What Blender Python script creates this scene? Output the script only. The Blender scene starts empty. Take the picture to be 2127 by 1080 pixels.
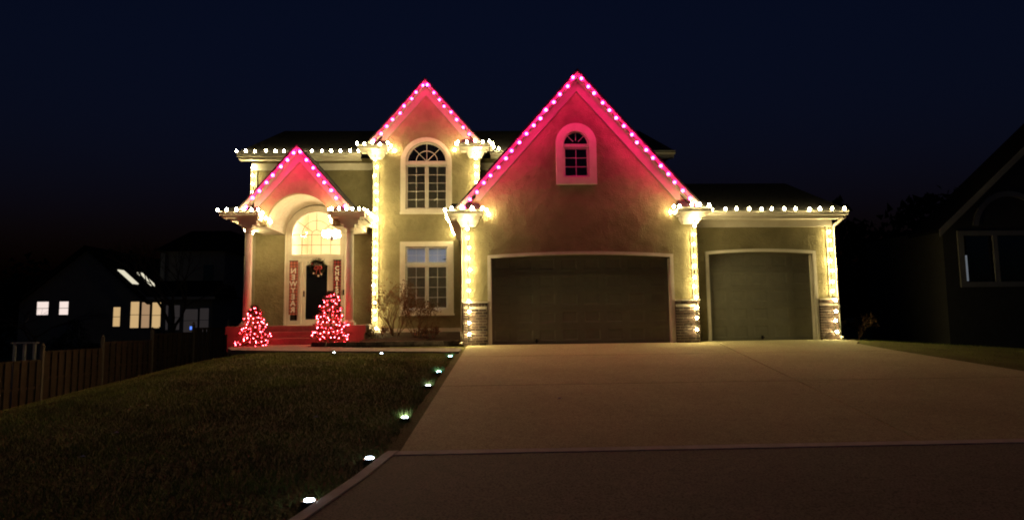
import bpy, math, random
import numpy as np
from mathutils import Vector, Matrix
from mathutils.geometry import tessellate_polygon
random.seed(7); rng = np.random.default_rng(7)
SC = bpy.context.scene
COL = SC.collection
PI = math.pi

# ------------------------------------------------------------------ camera, sky, exposure
cam = bpy.data.cameras.new('camera'); camo = bpy.data.objects.new('camera', cam); COL.objects.link(camo)
cam.sensor_width = 36.0; cam.lens = 36.0*1320/2127
cam.clip_end = 2000
yaw, pitch, roll = math.radians(2.22), math.radians(5.36), -0.012
fw = Vector((math.sin(yaw)*math.cos(pitch), math.cos(yaw)*math.cos(pitch), math.sin(pitch)))
r0 = Vector((math.cos(yaw), -math.sin(yaw), 0)); u0 = r0.cross(fw)
rt = r0*math.cos(roll)+u0*math.sin(roll); up = u0*math.cos(roll)-r0*math.sin(roll)
camo.matrix_world = Matrix(((rt.x, up.x, -fw.x, 0), (rt.y, up.y, -fw.y, -17.3), (rt.z, up.z, -fw.z, 0.67), (0, 0, 0, 1)))
SC.camera = camo
world = bpy.data.worlds.new('World'); SC.world = world; world.use_nodes = True
wn = world.node_tree; bg = wn.nodes['Background']
sky = wn.nodes.new('ShaderNodeTexSky'); sky.sky_type = 'NISHITA'; sky.sun_disc = False
sky.sun_elevation = math.radians(-2.4); sky.sun_rotation = math.radians(180); sky.altitude = 300
sky.ozone_density = 3.6
tint = wn.nodes.new('ShaderNodeMixRGB'); tint.blend_type = 'MULTIPLY'; tint.inputs[0].default_value = 1; tint.inputs[2].default_value = (.80, 1.12, 1.08, 1)
wn.links.new(sky.outputs[0], tint.inputs[1]); wn.links.new(tint.outputs[0], bg.inputs[0]); bg.inputs[1].default_value = 0.095
SC.view_settings.view_transform = 'Standard'; SC.view_settings.look = 'None'
SC.view_settings.exposure = 0.15; SC.view_settings.gamma = 1.0
SC.view_settings.use_curve_mapping = False
SC.cycles.use_denoising = True
SC.cycles.use_adaptive_sampling = False
SC.cycles.filter_width = 1.9
SC.cycles.max_bounces = 5; SC.cycles.diffuse_bounces = 3; SC.cycles.glossy_bounces = 2
SC.cycles.transmission_bounces = 3; SC.cycles.transparent_max_bounces = 8
SC.cycles.sample_clamp_indirect = 3.0
SC.cycles.caustics_reflective = False; SC.cycles.caustics_refractive = False

# ------------------------------------------------------------------ materials
def mat(name, col, rough=0.7, var=None, nscale=6.0, bump=None, emit=None, estr=0.0, spec=0.3, var2=None, metallic=0.0, randobj=None):
    """principled with noise colour variation; bump = [(scale, distance), ...]"""
    m = bpy.data.materials.new(name); m.use_nodes = True
    nt = m.node_tree; b = nt.nodes['Principled BSDF']
    b.inputs['Base Color'].default_value = (*col, 1); b.inputs['Roughness'].default_value = rough
    b.inputs['Specular IOR Level'].default_value = spec; b.inputs['Metallic'].default_value = metallic
    tc = nt.nodes.new('ShaderNodeTexCoord')
    last = None
    if var:
        n = nt.nodes.new('ShaderNodeTexNoise'); n.inputs['Scale'].default_value = nscale
        n.inputs['Detail'].default_value = 6; n.inputs['Roughness'].default_value = .65
        nt.links.new(tc.outputs['Object'], n.inputs['Vector'])
        cr = nt.nodes.new('ShaderNodeValToRGB'); cr.color_ramp.elements[0].position = .35; cr.color_ramp.elements[1].position = .68
        cr.color_ramp.elements[0].color = (*var, 1); cr.color_ramp.elements[1].color = (*col, 1)
        nt.links.new(n.outputs['Fac'], cr.inputs['Fac']); last = cr.outputs['Color']
        if var2:
            n2 = nt.nodes.new('ShaderNodeTexNoise'); n2.inputs['Scale'].default_value = 55; n2.inputs['Detail'].default_value = 3
            nt.links.new(tc.outputs['Object'], n2.inputs['Vector'])
            c2 = nt.nodes.new('ShaderNodeValToRGB'); c2.color_ramp.elements[0].position = .42; c2.color_ramp.elements[1].position = .5
            c2.color_ramp.elements[0].color = (var2, var2, var2, 1); c2.color_ramp.elements[1].color = (1, 1, 1, 1)
            nt.links.new(n2.outputs['Fac'], c2.inputs['Fac'])
            mx = nt.nodes.new('ShaderNodeMixRGB'); mx.blend_type = 'MULTIPLY'; mx.inputs[0].default_value = 1
            nt.links.new(last, mx.inputs[1]); nt.links.new(c2.outputs['Color'], mx.inputs[2]); last = mx.outputs[0]
    if last and name.endswith('concrete'):
        n3 = nt.nodes.new('ShaderNodeTexNoise'); n3.inputs['Scale'].default_value = 9; n3.inputs['Detail'].default_value = 8; n3.inputs['Roughness'].default_value = .75
        nt.links.new(tc.outputs['Object'], n3.inputs['Vector'])
        c3 = nt.nodes.new('ShaderNodeValToRGB'); c3.color_ramp.elements[0].position = .36; c3.color_ramp.elements[1].position = .6
        c3.color_ramp.elements[0].color = (.84, .84, .84, 1); c3.color_ramp.elements[1].color = (1, 1, 1, 1)
        nt.links.new(n3.outputs['Fac'], c3.inputs['Fac'])
        m3 = nt.nodes.new('ShaderNodeMixRGB'); m3.blend_type = 'MULTIPLY'; m3.inputs[0].default_value = 1
        nt.links.new(last, m3.inputs[1]); nt.links.new(c3.outputs['Color'], m3.inputs[2]); last = m3.outputs[0]
    if randobj:
        oi = nt.nodes.new('ShaderNodeObjectInfo')
        mr = nt.nodes.new('ShaderNodeMapRange'); mr.inputs['To Min'].default_value = randobj[0]; mr.inputs['To Max'].default_value = randobj[1]
        nt.links.new(oi.outputs['Random'], mr.inputs['Value'])
        hs = nt.nodes.new('ShaderNodeHueSaturation'); nt.links.new(mr.outputs[0], hs.inputs['Value'])
        if last: nt.links.new(last, hs.inputs['Color'])
        else: hs.inputs['Color'].default_value = (*col, 1)
        last = hs.outputs['Color']
    if last: nt.links.new(last, b.inputs['Base Color'])
    if bump:
        prev = None
        for sc_, d in bump:
            n = nt.nodes.new('ShaderNodeTexNoise'); n.inputs['Scale'].default_value = sc_; n.inputs['Detail'].default_value = 4
            nt.links.new(tc.outputs['Object'], n.inputs['Vector'])
            bp = nt.nodes.new('ShaderNodeBump'); bp.inputs['Strength'].default_value = 1; bp.inputs['Distance'].default_value = d
            nt.links.new(n.outputs['Fac'], bp.inputs['Height'])
            if prev: nt.links.new(prev, bp.inputs['Normal'])
            prev = bp.outputs['Normal']
        nt.links.new(prev, b.inputs['Normal'])
    if emit:
        b.inputs['Emission Color'].default_value = (*emit, 1); b.inputs['Emission Strength'].default_value = estr
    return m

WARM = (1.0, .81, .37); PINK = (1.0, .013, .16); RED = (1.0, .030, .042)
M = {}
M['stucco'] = mat('stucco', (.27, .235, .13), .9, (.195, .165, .09), 1.6, [(3.2, .07), (34, .03)], spec=.1)
M['trim'] = mat('trim_paint', (.74, .69, .58), .6, (.64, .58, .47), 3.0, [(20, .002)])
M['corner'] = mat('corner_paint', (.30, .265, .175), .85, (.24, .21, .135), 3.0, [(30, .006)])
M['rake'] = mat('rake_paint', (.30, .27, .22), .65, (.25, .225, .18), 3.0, [(20, .002)])
M['vault'] = mat('vault_plaster', (.70, .62, .50), .85, (.60, .52, .40), 5, [(6, .05), (18, .03)], spec=.1)
M['roof'] = mat('shingles', (.030, .027, .026), .9, (.016, .015, .015), 9, [(14, .02)], spec=.1)
M['gdoor'] = mat('garage_door_paint', (.17, .16, .118), .5, (.145, .137, .10), 5, [(60, .001)])
M['brick'] = mat('brick_clay', (.105, .066, .05), .85, (.05, .036, .03), 9, [(60, .003)], randobj=(.45, 1.5), spec=.1)
M['mortar'] = mat('mortar', (.52, .47, .39), .95, (.42, .37, .30), 20, [(60, .004)], spec=.1)
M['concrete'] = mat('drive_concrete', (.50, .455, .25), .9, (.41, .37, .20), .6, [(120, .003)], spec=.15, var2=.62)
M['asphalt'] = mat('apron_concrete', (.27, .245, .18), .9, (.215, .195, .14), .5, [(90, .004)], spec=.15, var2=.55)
M['kerb'] = mat('kerb_concrete', (.60, .56, .48), .9, (.44, .41, .35), 4, [(60, .004)], spec=.15)
M['soil'] = mat('lawn_soil', (.15, .155, .05), .95, (.10, .09, .035), 1.1, [(25, .03)], spec=.05)
M['mulch'] = mat('bed_mulch', (.055, .035, .024), .95, (.03, .02, .014), 12, [(30, .03)], spec=.05)
M['grass'] = mat('grass_blades', (.28, .36, .085), .8, (.12, .125, .045), .9, spec=.1)
M['stone'] = mat('wall_stone', (.16, .12, .09), .9, (.08, .06, .05), 6, [(20, .01)], randobj=(.6, 1.3), spec=.1)
M['steps'] = mat('step_concrete', (.21, .18, .145), .85, (.17, .14, .11), 5, [(50, .003)])
M['white'] = mat('window_vinyl', (.72, .69, .62), .5, (.66, .62, .54), 6)
M['darkglass'] = mat('dark_glass', (.006, .006, .008), .06, spec=.5)
M['blind'] = mat('blind_slats', (.34, .29, .20), .6, (.28, .24, .17), 10)
M['bark'] = mat('bark', (.11, .075, .05), .9, (.05, .035, .025), 12, [(30, .01)], spec=.1)
M['twig'] = mat('dry_twig', (.20, .125, .065), .9, (.12, .075, .04), 12, spec=.1)
M['dryleaf'] = mat('dry_leaf', (.26, .165, .085), .9, (.15, .09, .045), 7, spec=.1)
M['needle'] = mat('evergreen_needles', (.20, .13, .07), .7, (.10, .07, .04), 8, spec=.2)
M['darkleaf'] = mat('dark_hedge_leaf', (.020, .026, .014), .85, (.010, .013, .008), 5, spec=.1)
M['fence'] = mat('cedar_boards', (.11, .072, .05), .9, (.07, .046, .032), 6, [(18, .006)], randobj=(.75, 1.2), spec=.1)
M['post'] = mat('fence_post_wood', (.26, .21, .17), .9, (.2, .16, .12), 6, [(18, .006)], spec=.1)
M['nroof'] = mat('neighbour_shingles', (.012, .011, .010), .95, (.008, .007, .007), 9, [(14, .02)], spec=.05)
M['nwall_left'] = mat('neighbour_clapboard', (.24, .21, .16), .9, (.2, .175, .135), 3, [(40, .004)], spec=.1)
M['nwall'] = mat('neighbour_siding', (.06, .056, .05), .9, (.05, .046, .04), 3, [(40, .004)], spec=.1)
M['ntrim'] = mat('neighbour_trim', (.22, .205, .19), .8, (.18, .17, .155), 3)
M['wire'] = mat('light_wire', (.012, .02, .012), .6)
M['socket'] = mat('socket_plastic', (.02, .05, .02), .5)
M['metal'] = mat('black_metal', (.02, .02, .02), .35, metallic=.8)
M['downspout'] = mat('downspout_paint', (.42, .36, .27), .5, (.36, .31, .23), 6)
M['cream_room'] = mat('foyer_plaster', (.78, .62, .46), .9, (.72, .56, .40), 2)
M['room'] = mat('living_plaster', (.66, .66, .68), .9, (.6, .6, .63), 2)
M['bowred'] = mat('ribbon_red', (.40, .05, .05), .6, (.25, .03, .03), 12)
M['ornament'] = mat('ornament_silver', (.7, .55, .5), .3)
M['leafgreen'] = mat('houseplant_leaf', (.03, .06, .04), .6, (.02, .04, .03), 9)
M['pale'] = mat('pale_wood', (.55, .53, .50), .8, (.45, .43, .40), 6)
M['letter'] = mat('letter_print', (.80, .76, .70), .8, (.74, .70, .64), 20)

def emitter(name, col, strength):
    m = bpy.data.materials.new(name); m.use_nodes = True; nt = m.node_tree
    for n in list(nt.nodes): nt.nodes.remove(n)
    e = nt.nodes.new('ShaderNodeEmission'); e.inputs[0].default_value = (*col, 1); e.inputs[1].default_value = strength
    o = nt.nodes.new('ShaderNodeOutputMaterial'); nt.links.new(e.outputs[0], o.inputs[0])
    m.cycles.emission_sampling = 'FRONT'
    return m
M['e_lamp'] = emitter('foyer_lamp_glow', (1, .80, .50), 300)
M['e_living'] = emitter('living_lamp_glow', (.80, .86, 1.0), 40)
M['e_solar'] = emitter('solar_led_glow', (.70, .84, 1.0), 30)
M['e_solarblue'] = emitter('solar_led_blue_glow', (.40, .78, 1.0), 36)
M['e_win'] = emitter('lit_window_glow', (1.0, .83, .76), .85)
M['e_win2'] = emitter('lit_window_amber_glow', (1.0, .66, .30), .55)
M['e_win2b'] = emitter('lit_window_dim_amber_glow', (1.0, .62, .34), .34)
M['e_win3'] = emitter('dim_window_glow', (.60, .50, .50), .035)
M['e_sky'] = emitter('skylight_glow', (.95, .88, .66), .75)
M['e_blue'] = emitter('screen_blue_glow', (.1, .25, 1.0), 1.2)
M['e_slit'] = emitter('slit_window_glow', (.6, .68, .78), .22)

def glass_mat():
    m = bpy.data.materials.new('clear_glass'); m.use_nodes = True; nt = m.node_tree
    for n in list(nt.nodes): nt.nodes.remove(n)
    t = nt.nodes.new('ShaderNodeBsdfTransparent'); t.inputs[0].default_value = (.93, .94, .94, 1)
    g = nt.nodes.new('ShaderNodeBsdfGlossy'); g.inputs[1].default_value = .04; g.inputs[0].default_value = (.9, .9, .9, 1)
    f = nt.nodes.new('ShaderNodeFresnel'); f.inputs[0].default_value = 1.45
    mx = nt.nodes.new('ShaderNodeMixShader'); o = nt.nodes.new('ShaderNodeOutputMaterial')
    nt.links.new(f.outputs[0], mx.inputs[0]); nt.links.new(t.outputs[0], mx.inputs[1]); nt.links.new(g.outputs[0], mx.inputs[2]); nt.links.new(mx.outputs[0], o.inputs[0])
    return m
M['glass'] = glass_mat()

def plaid_mat(name, a, b, c, sx):
    m = bpy.data.materials.new(name); m.use_nodes = True; nt = m.node_tree; bs = nt.nodes['Principled BSDF']
    bs.inputs['Roughness'].default_value = .9
    tc = nt.nodes.new('ShaderNodeTexCoord'); sp = nt.nodes.new('ShaderNodeSeparateXYZ'); nt.links.new(tc.outputs['Object'], sp.inputs[0])
    facs = []
    for ax in (0, 2):
        w = nt.nodes.new('ShaderNodeMath'); w.operation = 'MULTIPLY'; w.inputs[1].default_value = sx; nt.links.new(sp.outputs[ax], w.inputs[0])
        fr = nt.nodes.new('ShaderNodeMath'); fr.operation = 'FRACT'; nt.links.new(w.outputs[0], fr.inputs[0])
        g = nt.nodes.new('ShaderNodeMath'); g.operation = 'GREATER_THAN'; g.inputs[1].default_value = .5; nt.links.new(fr.outputs[0], g.inputs[0])
        facs.append(g)
    ad = nt.nodes.new('ShaderNodeMath'); ad.operation = 'ADD'; nt.links.new(facs[0].outputs[0], ad.inputs[0]); nt.links.new(facs[1].outputs[0], ad.inputs[1])
    hf = nt.nodes.new('ShaderNodeMath'); hf.operation = 'MULTIPLY'; hf.inputs[1].default_value = .5; nt.links.new(ad.outputs[0], hf.inputs[0])
    cr = nt.nodes.new('ShaderNodeValToRGB'); cr.color_ramp.interpolation = 'CONSTANT'
    cr.color_ramp.elements[0].color = (*a, 1); cr.color_ramp.elements[1].position = .34; cr.color_ramp.elements[1].color = (*b, 1)
    e = cr.color_ramp.elements.new(.75); e.color = (*c, 1)
    nt.links.new(hf.outputs[0], cr.inputs[0]); nt.links.new(cr.outputs[0], bs.inputs['Base Color'])
    return m
M['plaid_l'] = plaid_mat('faded_plaid', (.52, .16, .11), (.30, .085, .06), (.15, .05, .04), 9)
M['plaid_r'] = plaid_mat('dark_plaid', (.30, .03, .03), (.14, .018, .018), (.03, .012, .012), 9)

# ------------------------------------------------------------------ helpers
def wl(o):
    v = Vector((0, 0, 0))
    while o is not None: v += o.location; o = o.parent
    return v
def tag(o, label=None, cat=None, group=None, kind=None):
    if label: o['label'] = label
    if cat: o['category'] = cat
    if group: o['group'] = group
    if kind: o['kind'] = kind
    return o
def thing(name, loc, label, cat, group=None):
    o = bpy.data.objects.new(name, None); o.location = loc; COL.objects.link(o); o.empty_display_size = .1
    return tag(o, label, cat, group)
def link(name, me, parent=None, loc=(0, 0, 0)):
    o = bpy.data.objects.new(name, me); COL.objects.link(o)
    if parent: o.parent = parent; o.location = Vector(loc)-wl(parent)
    else: o.location = loc
    return o

class MB:
    def __init__(s): s.v = []; s.f = []; s.mi = []; s.cur = 0
    def add(s, vs, fs):
        n = len(s.v); s.v += [tuple(p) for p in vs]
        for f in fs: s.f.append(tuple(i+n for i in f)); s.mi.append(s.cur)
        return s
    def box(s, x0, x1, y0, y1, z0, z1):
        v = [(x0, y0, z0), (x1, y0, z0), (x1, y1, z0), (x0, y1, z0), (x0, y0, z1), (x1, y0, z1), (x1, y1, z1), (x0, y1, z1)]
        return s.add(v, [(0, 3, 2, 1), (4, 5, 6, 7), (0, 1, 5, 4), (1, 2, 6, 5), (2, 3, 7, 6), (3, 0, 4, 7)])
    def hull8(s, v):
        return s.add(v, [(0, 3, 2, 1), (4, 5, 6, 7), (0, 1, 5, 4), (1, 2, 6, 5), (2, 3, 7, 6), (3, 0, 4, 7)])
    def prism(s, poly, y0, y1, axis='y'):
        """poly of (a,b): axis y -> (x,z); axis x -> (y,z); axis z -> (x,y)"""
        def P(a, b, t): return {'y': (a, t, b), 'x': (t, a, b), 'z': (a, b, t)}[axis]
        n = len(poly); vs = [P(a, b, y0) for a, b in poly]+[P(a, b, y1) for a, b in poly]
        tris = tessellate_polygon([[Vector((a, b, 0)) for a, b in poly]])
        fs = [tuple(t) for t in tris]+[tuple(i+n for i in reversed(t)) for t in tris]
        fs += [(i, (i+1) % n, (i+1) % n+n, i+n) for i in range(n)]
        return s.add(vs, fs)
    def wall(s, outer, holes, y0, y1):
        """slab in the XZ plane from y0 (front) to y1 with holes"""
        loops = [outer]+holes; flat = [p for l in loops for p in l]; n = len(flat)
        tris = tessellate_polygon([[Vector((a, b, 0)) for a, b in l] for l in loops])
        vs = [(a, y0, b) for a, b in flat]+[(a, y1, b) for a, b in flat]
        fs = [tuple(t) for t in tris]+[tuple(i+n for i in reversed(t)) for t in tris]
        k = 0
        for l in loops:
            m = len(l); fs += [(k+i, k+(i+1) % m, k+(i+1) % m+n, k+i+n) for i in range(m)]; k += m
        return s.add(vs, fs)
    def tube(s, pts, rad, n=6):
        pts = [Vector(p) for p in pts]; rings = []
        rads = rad if isinstance(rad, (list, tuple)) else [rad]*len(pts)
        for i, p in enumerate(pts):
            d = (pts[min(i+1, len(pts)-1)]-pts[max(i-1, 0)]); d = d.normalized() if d.length > 1e-9 else Vector((0, 0, 1))
            a = d.cross(Vector((0, 0, 1)) if abs(d.z) < .9 else Vector((1, 0, 0))).normalized(); b = d.cross(a)
            rings.append([p+(a*math.cos(2*PI*k/n)+b*math.sin(2*PI*k/n))*rads[i] for k in range(n)])
        vs = [q for r in rings for q in r]; fs = []
        for i in range(len(pts)-1):
            for k in range(n): fs.append((i*n+k, i*n+(k+1) % n, (i+1)*n+(k+1) % n, (i+1)*n+k))
        fs.append(tuple(range(n-1, -1, -1))); fs.append(tuple((len(pts)-1)*n+k for k in range(n)))
        return s.add(vs, fs)
    def lathe(s, prof, c, n=16):
        vs = []; fs = []
        for r, z in prof:
            for k in range(n): vs.append((c[0]+r*math.cos(2*PI*k/n), c[1]+r*math.sin(2*PI*k/n), c[2]+z))
        for i in range(len(prof)-1):
            for k in range(n): fs.append((i*n+k, i*n+(k+1) % n, (i+1)*n+(k+1) % n, (i+1)*n+k))
        fs.append(tuple(range(n-1, -1, -1))); fs.append(tuple((len(prof)-1)*n+k for k in range(n)))
        return s.add(vs, fs)
    def mesh(s, name, mats, off=Vector((0, 0, 0)), smooth=False):
        me = bpy.data.meshes.new(name)
        me.from_pydata([(a-off.x, b-off.y, c-off.z) for a, b, c in s.v], [], s.f)
        for m in (mats if isinstance(mats, (list, tuple)) else [mats]): me.materials.append(m)
        if any(s.mi): me.polygons.foreach_set('material_index', s.mi)
        if smooth: me.polygons.foreach_set('use_smooth', [True]*len(s.f))
        me.update(); return me
    def build(s, name, m, parent=None, smooth=False, bevel=0):
        off = wl(parent) if parent else Vector((0, 0, 0))
        o = bpy.data.objects.new(name, s.mesh(name, m, off, smooth)); COL.objects.link(o)
        if parent: o.parent = parent
        if bevel:
            b = o.modifiers.new('bevel', 'BEVEL'); b.width = bevel; b.segments = 2; b.limit_method = 'ANGLE'
        return o

def arch_pts(cx, hw, zs, n=20, a0=0, a1=PI):      # right to left over the top
    return [(cx+hw*math.cos(a0+(a1-a0)*i/n), zs+hw*math.sin(a0+(a1-a0)*i/n)) for i in range(n+1)]
def arch_loop(cx, hw, z0, zs, n=20):
    return [(cx-hw, z0), (cx+hw, z0)]+arch_pts(cx, hw, zs, n)
def rect(x0, x1, z0, z1): return [(x0, z0), (x1, z0), (x1, z1), (x0, z1)]
def seg_loop(x0, x1, z0, zs, zm, n=14):            # opening with a flat segmental head
    top = [(x1+(x0-x1)*i/n, zs+(zm-zs)*(1-(2*i/n-1)**2)) for i in range(n+1)]
    return [(x0, z0), (x1, z0)]+top
def smooth(t): t = max(0, min(1, t)); return t*t*(3-2*t)

# ------------------------------------------------------------------ ground
def gz(x, y):
    z = .055*y if y < 0 else 0.0
    if y < -13: z = .055*-13+(y+13)*.03
    d = 0.0
    if x < -5.6: t = -x-5.6; d = .245*(t*t/(t+1.0)); d = min(d, 2.25)
    if x < -5.6 and y > 6: d -= .05*min(y-6, 6)*smooth((-x-9)/4)
    if x > 10.5: d += .12*min(x-10.5, 6)*.5
    return z-max(d, 0)
def terrain():
    xs = sorted(set([round(v, 2) for v in list(np.arange(-24, 20.1, .5))]+[-320, -200, -120, -80, -60, -48, -40, -34, -29, 24, 30, 38, 50, 70, 110, 190, 320]))
    ys = sorted(set([round(v, 2) for v in list(np.arange(-18, 14.1, .5))]+[-320, -180, -100, -60, -40, -28, -22, 17, 21, 26, 32, 40, 55, 80, 130, 200, 320]))
    m = MB(); nx = len(xs)
    vs = [(x, y, gz(x, y)-.035) for y in ys for x in xs]
    fs = [(j*nx+i, j*nx+i+1, (j+1)*nx+i+1, (j+1)*nx+i) for j in range(len(ys)-1) for i in range(nx-1)]
    m.add(vs, fs); o = m.build('ground', M['soil'], smooth=True); tag(o, kind='structure')
terrain()

# driveway: one concrete slab object per pour, joints recessed
dr = bpy.data.objects.new('driveway', None); COL.objects.link(dr); tag(dr, kind='structure')
def slab(poly, m=M['concrete'], h=.0, name='slab', parent=dr):
    mb = MB(); n = len(poly); g = .012
    c = Vector((sum(p[0] for p in poly)/n, sum(p[1] for p in poly)/n))
    ins = [(p[0]+(g if p[0] < c.x else -g), p[1]+(g if p[1] < c.y else -g)) for p in poly]
    vs = [(x, y, gz(max(min(x, 10.4), -5), y)+h) for x, y in ins]+[(x, y, gz(max(min(x, 10.4), -5), y)+h-.1) for x, y in ins]
    tr = tessellate_polygon([[Vector((x, y, 0)) for x, y in ins]])
    fs = [tuple(t) for t in tr]+[(i, (i+1) % n, (i+1) % n+n, i+n) for i in range(n)]
    mb.add(vs, fs); return mb.build(name, m, parent)
jx = lambda y: 5.73+(y+2.98)*.17                     # the long joint that drifts left
rowy = [.05, -2.75, -6.9, -10.90]
lx = lambda y: -.60+(y+1.0)*.0285
for i in range(3):
    a, b = rowy[i], rowy[i+1]
    slab([(lx(b), b), (jx(b), b), (jx(a), a), (lx(a), a)])
    slab([(jx(b), b), (9.5, b), (9.5 if i else 9.62, a if i else -.9)]+([(10.05, -.3), (10.05, a)] if i == 0 else [])+[(jx(a), a)])
slab([(5.9, .05), (9.9, .05), (9.9, .8), (5.9, .8)])
def tess_slab(): pass
bed = MB()
vs = []; fs = []
for i in range(13):
    y = .06-i*(11.0/12)
    vs += [(lx(min(y, 0))-.0, y, gz(0, y)-.03), (9.45, y, gz(0, y)-.03)]
for i in range(12): fs.append((2*i, 2*i+2, 2*i+3, 2*i+1))
bed.add(vs, fs).build('slab_bed', M['mulch'], dr)
# apron and street below the joint
ap = bpy.data.objects.new('street_apron', None); COL.objects.link(ap); tag(ap, kind='structure')
flare = [(-.93, -11.0), (-1.06, -11.7), (-1.30, -12.67), (-1.62, -13.6), (-2.3, -14.8), (-3.6, -16.0), (-6, -16.8)]
mb = MB(); vs = []
for x, y in flare: vs += [(x, y, gz(0, y)-.002), (4.2, y, gz(0, y)-.002), (24, y, gz(0, y)-.002)]
fs = []
for i in range(len(flare)-1): fs += [(3*i, 3*i+3, 3*i+4, 3*i+1), (3*i+1, 3*i+4, 3*i+5, 3*i+2)]
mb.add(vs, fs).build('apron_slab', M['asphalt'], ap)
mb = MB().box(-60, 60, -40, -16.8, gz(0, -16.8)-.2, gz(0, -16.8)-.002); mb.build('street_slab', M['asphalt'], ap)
# pale edge strip: along the lawn and across the drive
mb = MB()
pts = [(-.9, -10.9)]+flare[:-1]
for (x0, y0), (x1, y1) in zip(pts, pts[1:]):
    w = .085
    mb.hull8([(x0-w, y0, gz(0, y0)-.1), (x0+.02, y0, gz(0, y0)-.1), (x1+.02, y1, gz(0, y1)-.1), (x1-w, y1, gz(0, y1)-.1),
              (x0-w, y0, gz(0, y0)+.010), (x0+.02, y0, gz(0, y0)+.010), (x1+.02, y1, gz(0, y1)+.010), (x1-w, y1, gz(0, y1)+.010)])
mb.build('edge_strip', M['kerb'], ap)
mb = MB(); ya, yb = -11.03, -10.905
za, zb = gz(0, ya)+.004, gz(0, yb)+.006
mb.hull8([(-.93, ya, za-.1), (24, ya, za-.1), (24, yb, zb-.1), (-.93, yb, zb-.1), (-.93, ya, za), (24, ya, za), (24, yb, zb), (-.93, yb, zb)])
mb.build('joint_strip', M['kerb'], ap)

# front walk
wk = bpy.data.objects.new('front_walk', None); COL.objects.link(wk); tag(wk, kind='structure')
wp = [(-6.9, 1.6), (-6.9, -.15), (-6.3, -.75), (-.68, -1.95), (-.66, -1.1), (-4.9, .05), (-5.0, 1.6)]
path = [((-7.0, 1.88), (-5.0, 1.88)), ((-7.0, .2), (-5.0, .3)), ((-6.6, -.55), (-4.6, -.05)), ((-5.2, -.95), (-4.0, -.2)), ((-3.6, -1.2), (-3.2, -.45)), ((-2.1, -1.45), (-2.0, -.7)), ((-.69, -1.75), (-.66, -.9))]
for a, b in zip(path, path[1:]):
    (p, q), (r_, s_) = a, b
    mb = MB(); t = .985
    L = lambda u, w: (u[0]+(w[0]-u[0])*t, u[1]+(w[1]-u[1])*t)
    c4 = [p, q, L(q, s_), L(p, r_)]
    vs = [(x, y, gz(max(x, -5.6), y)+.012) for x, y in c4]; vb = [(x, y, z-.12) for x, y, z in vs]
    mb.hull8(vb+vs).build('paving_slab', M['steps'], wk)

# flower bed ground behind the low wall
mb = MB(); vs = []; nx, ny = 9, 6
for j in range(ny):
    for i in range(nx):
        x = -3.75+i*(3.1/8); y = .55+j*(3.93/5); vs.append((x, y, .04+.05*j+random.uniform(-.02, .02)))
mb.add(vs, [(j*nx+i, j*nx+i+1, (j+1)*nx+i+1, (j+1)*nx+i) for j in range(ny-1) for i in range(nx-1)])
tag(mb.build('flower_bed', M['mulch'], smooth=True), kind='structure')

# ------------------------------------------------------------------ the house
house = thing('house', (0, 4, 0), 'two storey beige stucco house with steep gables outlined in lights', 'house')
CXg, CXt, CXp = 2.53, -2.11, -6.0
def hpart(mb, name, m, parent=house, **k): return mb.build(name, m, parent, **k)

def gable_wall(cx, hw, z0, apex, y0, y1, holes, zeave, name):
    """rectangular body + gable in one slab"""
    sl = (apex-zeave)/hw
    outer = [(cx-hw, z0), (cx+hw, z0), (cx+hw, zeave), (cx, apex), (cx-hw, zeave)]
    return hpart(MB().wall(outer, holes, y0, y1), name, M['stucco'])
# garage gable front
g_door = seg_loop(.09, 5.03, -.02, 2.34, 2.43)
gable_wall(CXg, 3.18, -.2, 7.35, 0, .2, [], 3.70, 'garage_wall') if False else None
def g_outer(): return [(CXg-3.18, -.2), (.09, -.2)]+[p for p in reversed(seg_loop(.09, 5.03, -.02, 2.34, 2.43)[2:])]+[(5.03, -.2), (CXg+3.22, -.2), (CXg+3.22, 3.65), (CXg, 7.33), (CXg-3.18, 3.65)]
def dedupe(l):
    out = []
    for p in l:
        if not out or abs(p[0]-out[-1][0])+abs(p[1]-out[-1][1]) > 1e-6: out.append(p)
    return out
hpart(MB().wall(dedupe(g_outer()), [arch_loop(2.495, .36, 4.58, 5.53)], 0, .2), 'garage_wall', M['stucco'])
mb = MB().box(-.65, -.45, .2, 4.5, -.2, 3.75); mb.box(5.55, 5.75, .2, 5.1, -.2, 3.75); hpart(mb, 'garage_side_wall', M['stucco'])
# third bay wall
o3 = [(5.75, -.2), (6.32, -.2)]+list(reversed(seg_loop(6.32, 9.36, -.02, 2.46, 2.53)[2:]))+[(9.36, -.2), (9.97, -.2), (9.97, 3.5), (5.75, 3.5)]
hpart(MB().wall(dedupe(o3), [], .6, .8), 'third_bay_wall', M['stucco'])
hpart(MB().box(9.77, 9.97, .8, 6, -.2, 3.5), 'third_bay_side_wall', M['stucco'])
# tower wall
tw = [(CXt-1.8, -.1), (CXt+1.85, -.1), (CXt+1.85, 6.70), (CXt, 8.88), (CXt-1.8, 6.70)]
hpart(MB().wall(tw, [rect(-2.80, -1.36, 1.06, 3.20), arch_loop(-2.085, .715, 4.5, 6.16)], 4.5, 4.7), 'tower_wall', M['stucco'])
hpart(MB().box(CXt-1.8, CXt-1.6, 4.7, 5.1, -.1, 6.5), 'tower_side_wall', M['stucco'])
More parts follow.
